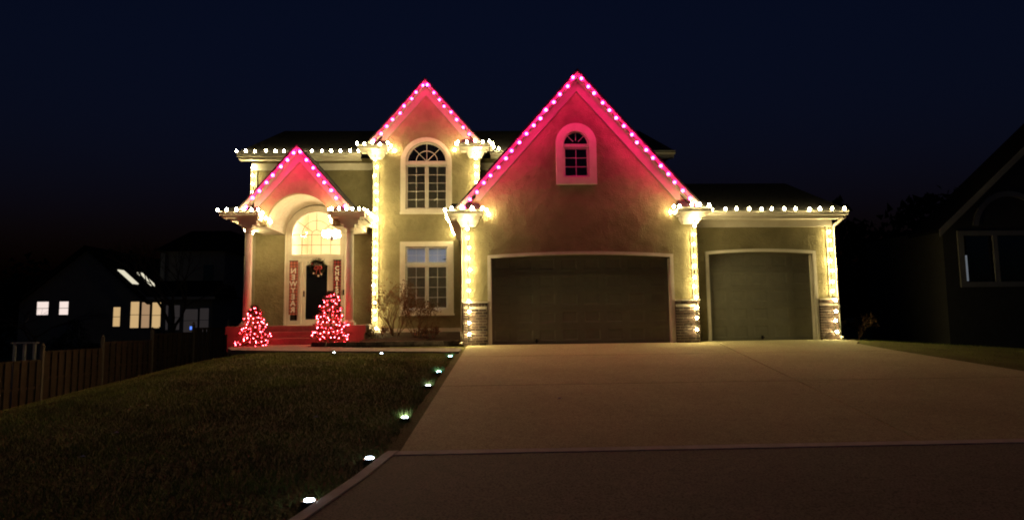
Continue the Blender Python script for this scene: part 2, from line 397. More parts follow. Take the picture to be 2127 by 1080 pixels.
# main wall with the entry opening
mw = [(-8.3, -.3), (-3.9, -.3), (-3.9, 6.45), (-8.3, 6.45)]
hpart(MB().wall(mw, [arch_loop(CXp, 1.0, .5, 3.68)], 5.1, 5.3), 'main_wall', M['stucco'])
hpart(MB().box(-.35, 6.3, 5.1, 5.3, 3.2, 6.45), 'upper_wall', M['stucco'])
hpart(MB().box(-8.3, -8.1, 5.3, 11, -.8, 6.45).box(6.1, 6.3, 5.3, 11, -.3, 6.45).box(-8.1, 6.1, 10.8, 11, -.8, 6.45), 'back_wall', M['stucco'])

# roofs
def gable_roof(cx, hw, apex, slope, y0, y1, th, name):
    zl = apex-hw*slope
    pl = [(cx-hw, zl), (cx, apex), (cx+hw, zl), (cx+hw, zl-th), (cx, apex-th), (cx-hw, zl-th)]
    return hpart(MB().prism(pl, y0, y1), name, M['roof'])
gable_roof(CXg, 3.42, 7.56, 1.14, -.39, 7, .07, 'garage_roof')
gable_roof(CXt, 2.04, 9.06, 1.165, 4.11, 8.5, .07, 'tower_roof')
gable_roof(CXp, 1.93, 6.30, 1.163, 2.61, 5.1, .06, 'portico_roof')
def deck_roof(x0, x1, y0, y1, z0, rx0, rx1, ry, rz, name, back=None):
    mb = MB(); b = back or y1
    v = [(x0, y0, z0), (x1, y0, z0), (x1, b, z0), (x0, b, z0), (rx0, ry, rz), (rx1, ry, rz), (rx1, b-(ry-y0)*.2, rz), (rx0, b-(ry-y0)*.2, rz)]
    mb.hull8(v); return hpart(mb, name, M['roof'])
deck_roof(-8.7, 6.78, 4.68, 11.3, 6.56, -7.5, 5.80, 6.1, 7.75, 'main_roof')
deck_roof(5.6, 10.28, .18, 5.1, 3.67, 5.6, 9.35, 2.0, 4.82, 'third_bay_roof')

# rake boards: fascia, soffit and frieze, one pair per gable
def rakes(cx, hw, apex, slope, yf, yw, fh, frh, inset, cut):
    zl = apex-hw*slope
    for sgn in (-1, 1):
        fa = [(cx, apex), (cx+sgn*hw, zl), (cx+sgn*hw, zl-fh), (cx, apex-fh)]
        hpart(MB().prism(fa, yf, yf+.03), 'rake_fascia', M['rake'])
        hpart(MB().prism([(cx, apex+.012), (cx+sgn*(hw+.02), zl-.008), (cx+sgn*(hw+.02), zl-.07), (cx, apex-.06)], yf-.028, yf-.001), 'rake_moulding', M['rake'])
        so = [(cx, apex-fh+.05), (cx+sgn*hw, zl-fh+.05), (cx+sgn*hw, zl-fh+.03), (cx, apex-fh+.03)]
        hpart(MB().prism(so, yf+.03, yw), 'rake_soffit', M['rake'])
        h2 = hw-inset
        t0 = apex-fh+.029; zl2 = t0-h2*slope
        fr = [(cx, t0), (cx+sgn*h2, zl2), (cx+sgn*h2, zl2-cut), (cx+sgn*(h2-(frh-cut)/slope*.999), zl2-cut+0.0), (cx, t0-frh)]
        hpart(MB().prism(fr, yw-.05, yw-.002), 'rake_frieze', M['rake'])
rakes(CXg, 3.32, 7.5, 1.14, -.34, 0, .16, .33, .48, .20)
rakes(CXt, 1.95, 9.0, 1.165, 4.16, 4.5, .16, .33, .44, .20)
rakes(CXp, 1.84, 6.24, 1.163, 2.66, 3.0, .15, .31, .44, .18)

# eave gutters with a moulded profile (profile in (out, z), out measured away from the wall)
GP = [(0, 0), (.09, 0), (.10, .05), (.125, .075), (.13, .125), (.118, .13), (.112, .09), (.0, .08)]
def gutter_x(x0, x1, y, zt, name='gutter', parent=house):
    pr = [(y-a, zt-.13+b) for a, b in GP]
    return hpart(MB().prism(pr, x0, x1, 'x'), name, M['trim'], parent)
def gutter_y(y0, y1, x, zt, sgn, name='gutter'):
    pr = [(x+sgn*a, zt-.13+b) for a, b in GP]
    return hpart(MB().prism(pr, y0, y1, 'y'), name, M['trim'])
def eave_x(x0, x1, yf, yw, zt):                       # gutter + fascia + soffit
    gutter_x(x0, x1, yf, zt)
    hpart(MB().box(x0+.02, x1-.02, yf+.001, yf+.03, zt-.22, zt-.01), 'fascia', M['trim'])
    hpart(MB().box(x0+.02, x1-.02, yf+.031, yw, zt-.215, zt-.19), 'soffit', M['trim'])
eave_x(-8.7, -4.42, 4.85, 5.1, 6.57)
eave_x(.12, 6.75, 4.85, 5.1, 6.62)
hpart(MB().box(-8.29, -4.0, 5.05, 5.098, 6.02, 6.26), 'frieze_board', M['trim'])
hpart(MB().box(-.28, 6.29, 5.05, 5.098, 6.02, 6.26), 'frieze_board', M['trim'])
eave_x(5.98, 10.28, .30, .6, 3.66)
hpart(MB().box(5.80, 9.96, .54, .598, 3.24, 3.44), 'frieze_board', M['trim'])

# cornice returns (boxed eave ends under each gable)
def cornice(x0, x1, yf, yb, zt, pork, wx0, wx1, little=True):
    """stack of mouldings from x0..x1; pork = drop of the lower block which sits at wx0..wx1"""
    c = thing_part('cornice_return')
    MBb = MB()
    gutter_x(x0, x1, yf, zt, 'gutter', c)
    MBb.box(x0+.02, x1-.02, yf, yb, zt-.16, zt-.035)
    MBb.box(x0+.09, x1-.09, yf+.06, yb-.001, zt-.21, zt-.161)
    MBb.build('moulding', M['trim'], c)
    a, b = wx0, wx1
    lower = MB(); z1 = zt-.211; z2 = zt-.211-pork
    lower.hull8([(a+.06, yf+.16, z2), (b-.06, yf+.16, z2), (b-.06, yb, z2), (a+.06, yb, z2),
                 (a-.03, yf+.09, z1-.06), (b+.03, yf+.09, z1-.06), (b+.03, yb, z1-.06), (a-.03, yb, z1-.06)])
    lower.box(a-.03, b+.03, yf+.09, yb, z1-.059, z1)
    lower.build('corbel', M['trim'], c)
    if little:
        r = MB(); r.hull8([(x0, yf-.02, zt-.034), (x1, yf-.02, zt-.034), (x1, yb, zt-.034), (x0, yb, zt-.034),
                           (x0+.12, yb-.12, zt+.22), (x1-.12, yb-.12, zt+.22), (x1-.12, yb, zt+.22), (x0+.12, yb, zt+.22)])
        r.build('return_roof', M['roof'], c)
    return c
def thing_part(name, parent=house):
    o = bpy.data.objects.new(name, None); COL.objects.link(o); o.parent = parent; o.location = (0, 0, 0); o.empty_display_size = .1
    return o
cornice(-1.08, -.10, -.36, -.001, 3.62, .20, -.78, -.26)
cornice(5.16, 6.12, -.36, -.001, 3.66, .20, 5.34, 5.86)
cornice(-4.40, -3.36, 4.14, 4.499, 6.66, .20, -4.06, -3.56)
cornice(-.98, .10, 4.14, 4.499, 6.70, .20, -.66, -.12)
# garage left side eave running back to the tower
gutter_y(-.36, 4.49, -.98, 3.62, -1)
hpart(MB().box(-.98, -.65, .0, 4.49, 3.40, 3.46), 'side_soffit', M['trim'])
hpart(MB().box(-.98, -.95, .0, 4.49, 3.461, 3.60), 'side_fascia', M['trim'])
# tower side returns of the main eave
gutter_y(4.14, 4.72, .10, 6.70, 1)

# corner boards
for x0, x1, yf, z0, z1 in ((-.67, -.48, -.03, 1.2, 3.22), (5.63, 5.80, -.03, 1.2, 3.26), (9.79, 9.99, .57, 1.2, 3.24),
                           (-3.93, -3.73, 4.47, .42, 6.25), (-.44, -.24, 4.47, .42, 6.29), (-8.32, -8.10, 5.07, .5, 6.02)):
    hpart(MB().box(x0, x1, yf, yf+.029, z0, z1), 'corner_board', M['corner'])
hpart(MB().box(-3.93, -.68, 4.44, 4.499, .29, .42), 'water_table', M['trim'])

# brick piers
BM = {}
def brick_mesh(w, h, d=.05):
    k = (round(w, 3), round(h, 3))
    if k not in BM:
        m = MB(); b = .006
        m.hull8([(-w/2, 0, 0), (w/2, 0, 0), (w/2, d, 0), (-w/2, d, 0), (-w/2, 0, h), (w/2, 0, h), (w/2, d, h), (-w/2, d, h)])
        BM[k] = m.mesh('brick', M['brick'])
    return BM[k]
def pier(x0, x1, yf):
    p = hpart(MB().box(x0+.012, x1-.012, yf-.062, yf-.001, -.1, 1.07), 'brick_pier', M['mortar'])
    bw, bh, g = .195, .060, .015
    z = .0; row = 0
    while z+bh < 1.02:
        x = x0-(bw/2 if row % 2 else 0)
        while x < x1-.02:
            a, b = max(x, x0), min(x+bw, x1)
            if b-a > .03:
                link('brick', brick_mesh(b-a, bh), p, ((a+b)/2, yf-.078+random.uniform(-.011, .009), z))
            x += bw+g
        z += bh+g; row += 1
    x = x0-.01; n = int((x1-x0+.02)/.075); w = (x1-x0+.02)/n
    for i in range(n):                                # soldier course
        link('brick', brick_mesh(w-.01, .095, .10), p, (x+w*(i+.5), yf-.10, 1.035))
    MB().box(x0-.02, x1+.02, yf-.115, yf-.001, 1.133, 1.165).build('ledge', M['trim'], p)
pier(-.66, -.01, 0.0); pier(5.13, 5.78, 0.0); pier(9.46, 10.0, .6)

# garage doors
def garage_door(x0, x1, zs, zm, y, rows, cols, label, hx):
    fl = seg_loop(x0-.09, x1+.09, -.02, zs+.08, zm+.08); il = seg_loop(x0, x1, -.02, zs, zm)
    d = hpart(MB().box(x0, x1, y+.19, y+.22, -.02, zm), 'garage_door', M['gdoor']); d['label'] = label
    poly = [fl[0]]+[il[0]]+list(reversed(il[2:]))+[il[1], fl[1]]+fl[2:]
    MB().wall(dedupe(poly), [], y-.045, y-.001).build('door_trim', M['trim'], d)
    poly = [(x0-.09, -.02), (x0+.02, -.02)]+[(a*1.0+(.02 if a < (x0+x1)/2 else -.02)*(1 if abs(a-(x0+x1)/2) > (x1-x0)/2-.001 else 0), b-.02) for a, b in reversed(il[2:])]+[(x1-.02, -.02), (x1+.09, -.02)]
    jm = MB(); jm.box(x0, x0+.02, y+.001, y+.185, -.02, zs-.03); jm.box(x1-.02, x1, y+.001, y+.185, -.02, zs-.03); jm.build('jamb', M['trim'], d)
    h = (zm+.0)/rows; w = (x1-x0)/cols
    for r in range(rows):
        sec = MB()
        for c in range(cols):
            a, b = x0+c*w, x0+(c+1)*w; z0, z1 = r*h+.004, (r+1)*h-.004
            # raised and recessed panel, one mesh
            pr = [(a, z0), (b, z0), (b, z1), (a, z1)]
            q = [(a+.09, z0+.09), (b-.09, z0+.09), (b-.09, z1-.09), (a+.09, z1-.09)]
            s_ = [(a+.13, z0+.12), (b-.13, z0+.12), (b-.13, z1-.12), (a+.13, z1-.12)]
            m = MB()
            V = [(u, y+.165, v) for u, v in pr]+[(u, y+.165, v) for u, v in q]+[(u, y+.174, v) for u, v in s_]
            F = [(i, (i+1) % 4, (i+1) % 4+4, i+4) for i in range(4)]+[(i+4, (i+1) % 4+4, (i+1) % 4+8, i+8) for i in range(4)]+[(8, 9, 10, 11)]
            V += [(u, y+.189, v) for u, v in pr]; F += [(i+12, (i+1) % 4+12, (i+1) % 4, i) for i in range(4)]
            m.add(V, F).build('panel', M['gdoor'], d)
    hb = MB().box(hx-.02, hx+.02, y+.11, y+.165, .03, .14); hb.box(hx-.05, hx+.05, y+.10, y+.11, .07, .10); hb.build('handle', M['metal'], d)
garage_door(.09, 5.03, 2.34, 2.43, 0, 5, 8, 'double width garage door', 1.32)
garage_door(6.32, 9.36, 2.46, 2.53, .6, 5, 5, 'single width garage door', 7.85)

# windows
def muntins(mb, x0, x1, z0, z1, nx, nz, y, t=.018):
    for i in range(1, nx): x = x0+(x1-x0)*i/nx; mb.box(x-t/2, x+t/2, y, y+.02, z0, z1)
    for j in range(1, nz): z = z0+(z1-z0)*j/nz; mb.box(x0, x1, y+.002, y+.018, z-t/2, z+t/2)
def sash(w, x0, x1, z0, z1, nx, nz, y, fr=.045, glass=M['glass'], fm=M['white'], mm=M['white']):
    MB().wall(rect(x0, x1, z0, z1), [rect(x0+fr, x1-fr, z0+fr, z1-fr)], y, y+.05).build('sash_frame', fm, w)
    m = MB(); muntins(m, x0+fr, x1-fr, z0+fr, z1-fr, nx, nz, y+.012); m.build('muntins', mm, w)
    cw, ch = (x1-x0-2*fr)/nx, (z1-z0-2*fr)/nz
    for i in range(nx):
        for j in range(nz):
            a, z = x0+fr+i*cw, z0+fr+j*ch
            MB().box(a+.006, a+cw-.006, y+.024, y+.028, z+.006, z+ch-.006).build('pane', glass, w)
def ring_seg(mb, cx, zc, r0, r1, a0, a1, y0, y1, n=16):
    pts = [(cx+r0*math.cos(a0+(a1-a0)*i/n), zc+r0*math.sin(a0+(a1-a0)*i/n)) for i in range(n+1)]
    pts += [(cx+r1*math.cos(a1+(a0-a1)*i/n), zc+r1*math.sin(a1+(a0-a1)*i/n)) for i in range(n+1)]
    mb.wall(pts, [], y0, y1)
def spoke(mb, cx, zc, r0, r1, a, y0, y1, t=.018):
    d = (math.cos(a), math.sin(a)); n = (-d[1]*t/2, d[0]*t/2)
    p = [(cx+d[0]*r0+n[0], zc+d[1]*r0+n[1]), (cx+d[0]*r0-n[0], zc+d[1]*r0-n[1]), (cx+d[0]*r1-n[0], zc+d[1]*r1-n[1]), (cx+d[0]*r1+n[0], zc+d[1]*r1+n[1])]
    mb.wall(p, [], y0, y1)
def blinds(w, x0, x1, z0, z1, y):
    m = MB(); z = z0
    while z < z1:
        m.add([(x0, y, z), (x1, y, z), (x1, y+.02, z+.048), (x0, y+.02, z+.048)], [(0, 1, 2, 3)]); z += .046
    tag(m.build('blind', M['blind'], w))
# living room window
w = hpart(MB().wall(rect(-2.99, -1.16, .85, 3.37), [rect(-2.80, -1.36, 1.06, 3.20)], 4.44, 4.499), 'window', M['trim']); w['label'] = 'ground floor window with four over sashes'
MB().box(-3.02, -1.13, 4.41, 4.44, .84, .90).build('sill', M['trim'], w)
for x0, x1 in ((-2.79, -2.10), (-2.06, -1.37)):
    sash(w, x0, x1, 2.62, 3.19, 2, 2, 4.52); sash(w, x0, x1, 1.07, 2.54, 2, 4, 4.52)
MB().box(-2.80, -1.36, 4.50, 4.60, 2.545, 2.615).box(-2.095, -2.065, 4.50, 4.60, 1.06, 2.544).box(-2.095, -2.065, 4.50, 4.60, 2.616, 3.20).build('mullion', M['white'], w)
blinds(w, -2.78, -1.38, 1.08, 2.55, 4.62)
# tower arched window
w = hpart(MB().wall(arch_loop(-2.10, .885, 4.33, 6.14), [arch_loop(-2.085, .715, 4.5, 6.16)], 4.44, 4.499), 'window', M['trim']); w['label'] = 'tall arched window on the tower'
MB().box(-3.0, -1.2, 4.40, 4.44, 4.32, 4.39).build('sill', M['trim'], w)
for x0, x1 in ((-2.79, -2.105), (-2.065, -1.38)): sash(w, x0, x1, 4.51, 6.05, 2, 5, 4.52)
MB().box(-2.80, -1.37, 4.50, 4.60, 6.055, 6.16).box(-2.10, -2.07, 4.50, 4.60, 4.5, 6.054).build('mullion', M['white'], w)
m = MB(); c = (-2.085, 6.19)
ring_seg(m, c[0], 6.16, .655, .714, .0, PI, 4.52, 4.57); m.box(-2.74, -1.43, 4.52, 4.57, 6.161, 6.20); m.build('arch_frame', M['white'], w)
m = MB(); ring_seg(m, c[0], c[1], .36, .38, .03, PI-.03, 4.532, 4.552)
for a in (45, 90, 135): spoke(m, c[0], c[1], .02, .655, math.radians(a), 4.53, 4.55)
m.build('muntins', M['white'], w)
MB().wall([(c[0]-.655, 6.2), (c[0]+.655, 6.2)]+arch_pts(c[0], .655, 6.2, 20)[1:-1], [], 4.556, 4.56).build('pane', M['darkglass'], w)
blinds(w, -2.78, -1.40, 4.52, 6.04, 4.62)
# garage gable window
w = hpart(MB().wall(arch_loop(2.495, .565, 4.38, 5.55), [arch_loop(2.495, .36, 4.58, 5.53)], -.055, -.001), 'window', M['trim']); w['label'] = 'small arched window under the wide gable'
sash(w, 2.14, 2.85, 4.59, 5.44, 2, 3, .02, .05, M['darkglass'])
MB().box(2.135, 2.855, .0, .08, 5.445, 5.53).build('mullion', M['white'], w)
m = MB()
for a in (45, 90, 135): spoke(m, 2.495, 5.54, .10, .355, math.radians(a), .03, .05)
ring_seg(m, 2.495, 5.53, .33, .359, 0, PI, .022, .06); m.build('muntins', M['white'], w)
MB().wall([(2.15, 5.535), (2.84, 5.535)]+arch_pts(2.495, .345, 5.535, 16)[1:-1], [], .054, .058).build('pane', M['darkglass'], w)
# room boxes behind the glass (open towards the street)
def room(x0, x1, y0, y1, z0, z1, m, name):
    b = MB()
    b.add([(x0, y0, z0), (x1, y0, z0), (x1, y1, z0), (x0, y1, z0), (x0, y0, z1), (x1, y0, z1), (x1, y1, z1), (x0, y1, z1)],
          [(0, 1, 2, 3), (4, 7, 6, 5), (3, 2, 6, 7), (0, 3, 7, 4), (1, 5, 6, 2)])
    return hpart(b, name, m)
room(-3.4, -.7, 4.72, 8.6, .5, 3.55, M['room'], 'living_room')
room(-3.3, -.8, 4.72, 7.5, 4.1, 6.1, M['room'], 'upstairs_room')
room(-7.6, -4.5, 5.31, 9.8, .5, 5.6, M['cream_room'], 'foyer')
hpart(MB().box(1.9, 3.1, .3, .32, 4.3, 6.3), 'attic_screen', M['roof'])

# ------------------------------------------------------------------ entry
e = hpart(MB().wall(arch_loop(CXp, 1.06, .57, 3.68), [rect(-6.47, -5.45, .62, 2.78), rect(-6.89, -6.58, .70, 2.80), rect(-5.37, -5.10, .70, 2.80), arch_loop(CXp, .865, 3.0, 3.68)], 5.06, 5.099), 'entry_surround', M['trim'])
mb = MB(); ring_seg(mb, CXp, 3.68, 1.0, 1.06, 0, PI, 5.03, 5.058, 24); mb.box(CXp-1.06, CXp-1.0, 5.03, 5.058, .57, 3.679); mb.box(CXp+1.0, CXp+1.06, 5.03, 5.058, .57, 3.679)
mb.box(CXp-.9, CXp+.9, 5.03, 5.058, 2.92, 2.985); mb.build('casing', M['trim'], e)
# transom (fan light)
tr = thing_part('window'); tr['label'] = 'glowing fan light over the front door'
m = MB(); zc = 3.70
MB().wall(arch_loop(CXp, .864, 3.0, 3.68), [arch_loop(CXp, .835, 3.03, 3.69)], 5.10, 5.14).build('frame', M['white'], tr)
t = .017
for z in (3.36, 3.72): m.box(CXp-.83, CXp+.83, 5.112, 5.122, z-t/2, z+t/2)
for i in range(1, 5): x = CXp-.835+1.67*i/5; m.box(x-t/2, x+t/2, 5.11, 5.12, 3.03, 3.72 if i in (2, 3) else 3.72)
ring_seg(m, CXp, 3.72, .16, .173, 0, PI, 5.11, 5.12); ring_seg(m, CXp, 3.72, .50, .513, 0, PI, 5.11, 5.12)
for a in (36, 90, 144): spoke(m, CXp, 3.72, .17, .81, math.radians(a), 5.111, 5.121, t)
m.build('muntins', M['stone'], tr)
MB().wall(arch_loop(CXp, .833, 3.03, 3.69), [], 5.125, 5.128).build('pane', M['glass'], tr)
# door
d = thing_part('front_door')
MB().wall(rect(-6.46, -5.46, .62, 2.78), [rect(-6.33, -5.59, .76, 2.64)], 5.07, 5.115).build('door_frame', M['trim'], d)
MB().box(-6.33, -5.59, 5.10, 5.105, .76, 2.64).build('pane', M['darkglass'], d)
MB().box(-6.40, -6.36, 5.02, 5.07, 1.55, 1.75).build('handle', M['metal'], d)
MB().box(-6.46, -5.46, 5.04, 5.07, .575, .62).build('threshold', M['trim'], d)
MB().box(-6.46, -5.46, 5.12, 5.14, .62, 2.78).build('inner_door', M['darkglass'], d)
for x0, x1 in ((-6.89, -6.58), (-5.37, -5.10)):
    s = hpart(MB().wall(rect(x0, x1, .70, 2.80), [rect(x0+.03, x1-.03, .73, 2.77)], 5.07, 5.11), 'sidelight', M['white'])
    MB().box(x0+.03, x1-.03, 5.09, 5.095, .73, 2.77).build('pane', M['darkglass'], s)
db = hpart(MB().box(-5.045, -4.985, 5.03, 5.058, 1.60, 1.78), 'doorbell', M['metal']); 
MB().lathe([(.02, 0), (.02, .004)], (-5.015, 5.025, 1.65), 10).build('button', M['white'], db)

# ------------------------------------------------------------------ portico
po = [(CXp-1.62, 4.10), (CXp-1.62, 3.72), (CXp-1.05, 3.72)]+list(reversed(arch_pts(CXp, 1.05, 3.72, 24)))[1:-1]+[(CXp+1.05, 3.72), (CXp+1.62, 3.72), (CXp+1.62, 4.10), (CXp, 6.02)]
hpart(MB().wall(po, [], 3.0, 3.15), 'portico_gable_wall', M['stucco'])
# barrel vault and beams
mb = MB(); n = 24; A = arch_pts(CXp, 1.05, 3.72, n); B = arch_pts(CXp, 1.12, 3.72, n)
vs = [(x, 3.151, z) for x, z in A]+[(x, 5.03, z) for x, z in A]
mb.add(vs, [(i, i+1, n+2+i, n+1+i) for i in range(n)]); hpart(mb, 'barrel_vault', M['vault'], smooth=True)
for x0, x1 in ((CXp-1.82, CXp-1.055), (CXp+1.055, CXp+1.82)):
    hpart(MB().box(x0, x1, 3.16, 5.09, 3.722, 4.0), 'porch_beam', M['trim'])
def p_corn(x0, x1, wx0, wx1):
    c = thing_part('cornice_return'); yf, yb, zt = 2.56, 2.998, 4.12
    gutter_x(x0, x1, yf, zt, 'gutter', c)
    MB().box(x0+.02, x1-.02, yf, yb, zt-.18, zt-.035).box(wx0, wx1, yf+.08, yb-.001, zt-.26, zt-.181).box(wx0+.06, wx1-.06, yf+.12, yb-.001, zt-.40, zt-.261).build('moulding', M['trim'], c)
    MB().hull8([(x0, yf-.02, zt-.034), (x1, yf-.02, zt-.034), (x1, yb, zt-.034), (x0, yb, zt-.034), (x0+.15, yb-.1, zt+.2), (x1-.15, yb-.1, zt+.2), (x1-.15, yb, zt+.2), (x0+.15, yb, zt+.2)]).build('return_roof', M['roof'], c)
p_corn(CXp-2.27, CXp-1.10, CXp-1.84, CXp-1.16); p_corn(CXp+1.06, CXp+2.18, CXp+1.32, CXp+2.0)
for sgn, xx in ((-1, CXp-2.14), (1, CXp+2.05)):
    gutter_y(2.56, 4.46 if sgn > 0 else 5.1, xx, 4.12, sgn)
    hpart(MB().box(min(xx, CXp+sgn*1.821), max(xx, CXp+sgn*1.821), 3.0, 4.46 if sgn > 0 else 5.09, 3.88, 3.94), 'porch_soffit', M['trim'])
for cx in (CXp-1.50, CXp+1.665):
    c = hpart(MB().lathe([(.125, 0), (.122, .8), (.105, 2.75)], (cx, 2.84, .72), 24), 'column', M['trim'], smooth=True)
    MB().box(cx-.17, cx+.17, 2.67, 3.01, .57, .64).build('plinth', M['trim'], c)
    MB().lathe([(.165, 0), (.165, .03), (.14, .06), (.127, .085)], (cx, 2.84, .64), 20).build('base_ring', M['trim'], c)
    MB().lathe([(.108, 0), (.125, .02), (.125, .04), (.11, .05), (.11, .09), (.15, .15)], (cx, 2.84, 3.46), 20).build('capital', M['trim'], c)
    MB().box(cx-.17, cx+.17, 2.67, 2.999, 3.61, 3.719).build('abacus', M['trim'], c)
# porch, steps and pedestals
p = hpart(MB().box(-7.80, -3.95, 2.62, 5.09, -.2, .565), 'porch', M['steps'])
for i, (y, z) in enumerate(((2.27, .385), (1.92, .20))):
    MB().box(-7.25, -4.25, y, y+.349, -.2, z).box(-7.25, -4.25, y-.02, y-.0005, z-.05, z).build('step', M['steps'], p)
for x0, x1 in ((-7.74, -7.28), (-4.22, -3.70)):
    q = MB().box(x0, x1, 2.0, 2.615, -.2, .34).build('pedestal', M['steps'], p)
    MB().box(x0-.04, x1+.04, 1.96, 2.618, .341, .565).build('cap', M['steps'], q)
# downspouts
ds = MB().tube([(-.74, .06, 3.41), (-.74, .06, 3.36), (-.70, .04, 3.22), (-.70, .0, 3.1), (-.70, -.0, .1), (-.74, -.12, .03)], .042, 6); hpart(ds, 'downspout', M['downspout'])
ds = MB().tube([(10.17, .27, 3.53), (10.16, .30, 3.46), (10.10, .45, 3.36), (10.03, .57, 3.27), (10.03, .60, 3.12), (10.03, .60, .12), (10.05, .48, .03)], .042, 6); hpart(ds, 'downspout', M['trim'])

# ------------------------------------------------------------------ light strings
def bulb_mesh(em, r, n=6):
    m = MB(); m.cur = 0
    m.lathe([(.45*r, -1.25*r), (r, -.35*r), (.92*r, .45*r), (.2*r, 1.4*r)], (0, 0, 0), n)
    m.cur = 1; m.lathe([(.45*r, -2.0*r), (.5*r, -1.26*r)], (0, 0, 0), 6)
    return m.mesh('bulb', [em, M['socket']], smooth=True)
BW = [bulb_mesh(emitter('warm_bulb_glow', WARM, k), .036) for k in (128, 152, 178, 222)]
BP = [bulb_mesh(emitter('pink_bulb_glow', PINK, k), .038) for k in (115, 131, 148, 175)]
BR = [bulb_mesh(emitter('red_bulb_glow', RED, k), .0105, 5) for k in (65, 140, 190, 270)]
def resample(pts, sp, start=.5):
    out = []; pts = [Vector(p) for p in pts]; carry = sp*start
    for a, b in zip(pts, pts[1:]):
        L = (b-a).length; d = carry
        while d <= L+1e-6: out.append(a+(b-a)*(d/L)); d += sp
        carry = d-L
    return out
def string(pts, bm, label, group, sp=.31, start=.5, dirv=(0, 0, 1), off=.03, flip=None, name='light_string'):
    pts = [Vector(p) for p in pts]
    s = thing(name, pts[0], label, 'string lights', group)
    MB().tube(pts, .009, 4).build('wire', M['wire'], s)
    q = Vector(dirv).normalized().to_track_quat('Z', 'Y')
    for p in resample(pts, sp, start):
        b = link('bulb', random.choice(bm), s, p+Vector(dirv).normalized()*off+Vector((random.gauss(0, .020), random.gauss(0, .006), random.gauss(0, .014))))
        b.rotation_euler = (q @ Vector((random.uniform(-.2, .2), random.uniform(-.2, .2), 1)).to_track_quat('Z', 'Y')).to_euler()
    return s
GR, GE, GC = 'pink red light strings on the gable rakes', 'warm white light strings on the eaves', 'warm white light strings down the wall corners'
def rake_string(cx, hw, apex, slope, yf, fh, sp, what, bulbs=None):
    for sgn, side in ((-1, 'left'), (1, 'right')):
        pts = [(cx+sgn*.06, yf-.02, apex-fh-.02), (cx+sgn*hw*.985, yf-.02, apex-fh-.01-hw*.985*slope)]
        string(pts, bulbs or BP, f'pink red bulbs climbing the {side} slope of the {what}', GR, sp, .12, (0, -1, -.25), .035)
rake_string(CXg, 3.32, 7.5, 1.14, -.34, .18, .297, 'wide garage gable')
rake_string(CXt, 1.95, 9.0, 1.165, 4.16, .18, .318, 'tower gable above the arched window')
rake_string(CXp, 1.84, 6.24, 1.163, 2.66, .17, .32, 'low porch gable', [bulb_mesh(emitter('pink_bulb_glow', PINK, k), .038) for k in (175, 200, 225, 255)])
U = (0, -.25, 1)
string([(-8.72, 4.715, 6.58), (-4.45, 4.715, 6.58)], BW, 'warm white bulbs along the upper gutter left of the tower', GE, .325, .1, U, .035)
string([(.22, 4.26, 6.71), (.25, 4.70, 6.67), (.6, 4.715, 6.63), (.98, 4.715, 6.63)], BW, 'short warm white string on the upper gutter right of the tower', GE, .30, .1, U, .035)
string([(-4.42, 4.0, 6.66), (-3.32, 4.0, 6.66), (-3.26, 4.30, 6.62), (-3.21, 4.45, 6.53)], BW, 'warm white bulbs round the boxed eave left of the arched window', GE, .26, .1, U, .035)
string([(.12, 4.0, 6.70), (-1.0, 4.0, 6.70), (-1.07, 4.30, 6.66), (-1.11, 4.45, 6.55)], BW, 'warm white bulbs round the boxed eave right of the arched window', GE, .26, .1, U, .035)
string([(CXp-2.30, 2.42, 4.12), (CXp-1.10, 2.42, 4.12), (CXp-1.06, 2.75, 4.06), (CXp-1.0, 3.02, 3.88), (CXp-.98, 3.5, 3.87)], BW, 'warm white bulbs on the eave over the left porch column', GE, .25, .1, U, .035)
string([(CXp+.98, 3.95, 3.87), (CXp+.98, 3.12, 3.87), (CXp+1.0, 2.94, 3.98), (CXp+1.03, 2.70, 4.10), (CXp+1.1, 2.42, 4.12), (CXp+2.18, 2.42, 4.12), (CXp+2.20, 2.7, 4.11), (CXp+2.20, 4.4, 4.11)], BW, 'warm white bulbs on the eave over the right porch column', GE, .21, .1, U, .035)
string([(-1.13, 4.40, 3.62), (-1.13, -.46, 3.62)], BW, 'warm white bulbs running back along the garage side gutter', GE, .31, .05, U, .03)
string([(-1.08, -.51, 3.62), (-.06, -.51, 3.62), (-.0, -.24, 3.58), (.05, -.06, 3.49)], BW, 'warm white bulbs round the boxed eave at the left foot of the wide gable', GE, .26, .6, U, .035)
string([(6.12, -.51, 3.66), (5.10, -.51, 3.66), (5.06, -.24, 3.62), (5.00, -.06, 3.50)], BW, 'warm white bulbs round the boxed eave at the right foot of the wide gable', GE, .26, .5, U, .035)
string([(6.16, -.1, 3.70), (6.19, .16, 3.66), (10.2, .16, 3.66)], BW, 'warm white bulbs along the gutter above the single garage door', GE, .345, .2, U, .035)
O = (0, -1, -.1)
def corner(x, y, z1, z0, what, ypier=None, cap=None):
    pts = [(x, y-.02, z1)]
    if cap: pts = [(x, y-.30, cap), (x, y-.20, cap-.20)]+pts
    if ypier is not None: pts += [(x, y-.02, 1.2), (x, ypier, 1.12)]
    pts.append((x, ypier if ypier is not None else y-.02, z0))
    string(pts, BW, what, GC, .29, .1 if cap else .3, O, .06)
corner(-8.21, 5.07, 6.2, 4.9, 'short warm white string at the far left upper wall corner')
corner(-3.82, 4.47, 6.15, .45, 'warm white string down the tower corner beside the porch', None, 6.43)
corner(-.35, 4.47, 6.18, 1.2, 'warm white string down the tower corner behind the wide gable', None, 6.47)
corner(-.52, -.03, 3.1, .08, 'warm white string down the corner left of the double garage door', -.115, 3.39)
corner(5.69, -.03, 3.14, .08, 'warm white string on the corner between the two garage doors', -.115, 3.43)
corner(9.86, .57, 3.2, .08, 'warm white string down the house corner right of the single garage door', .485)

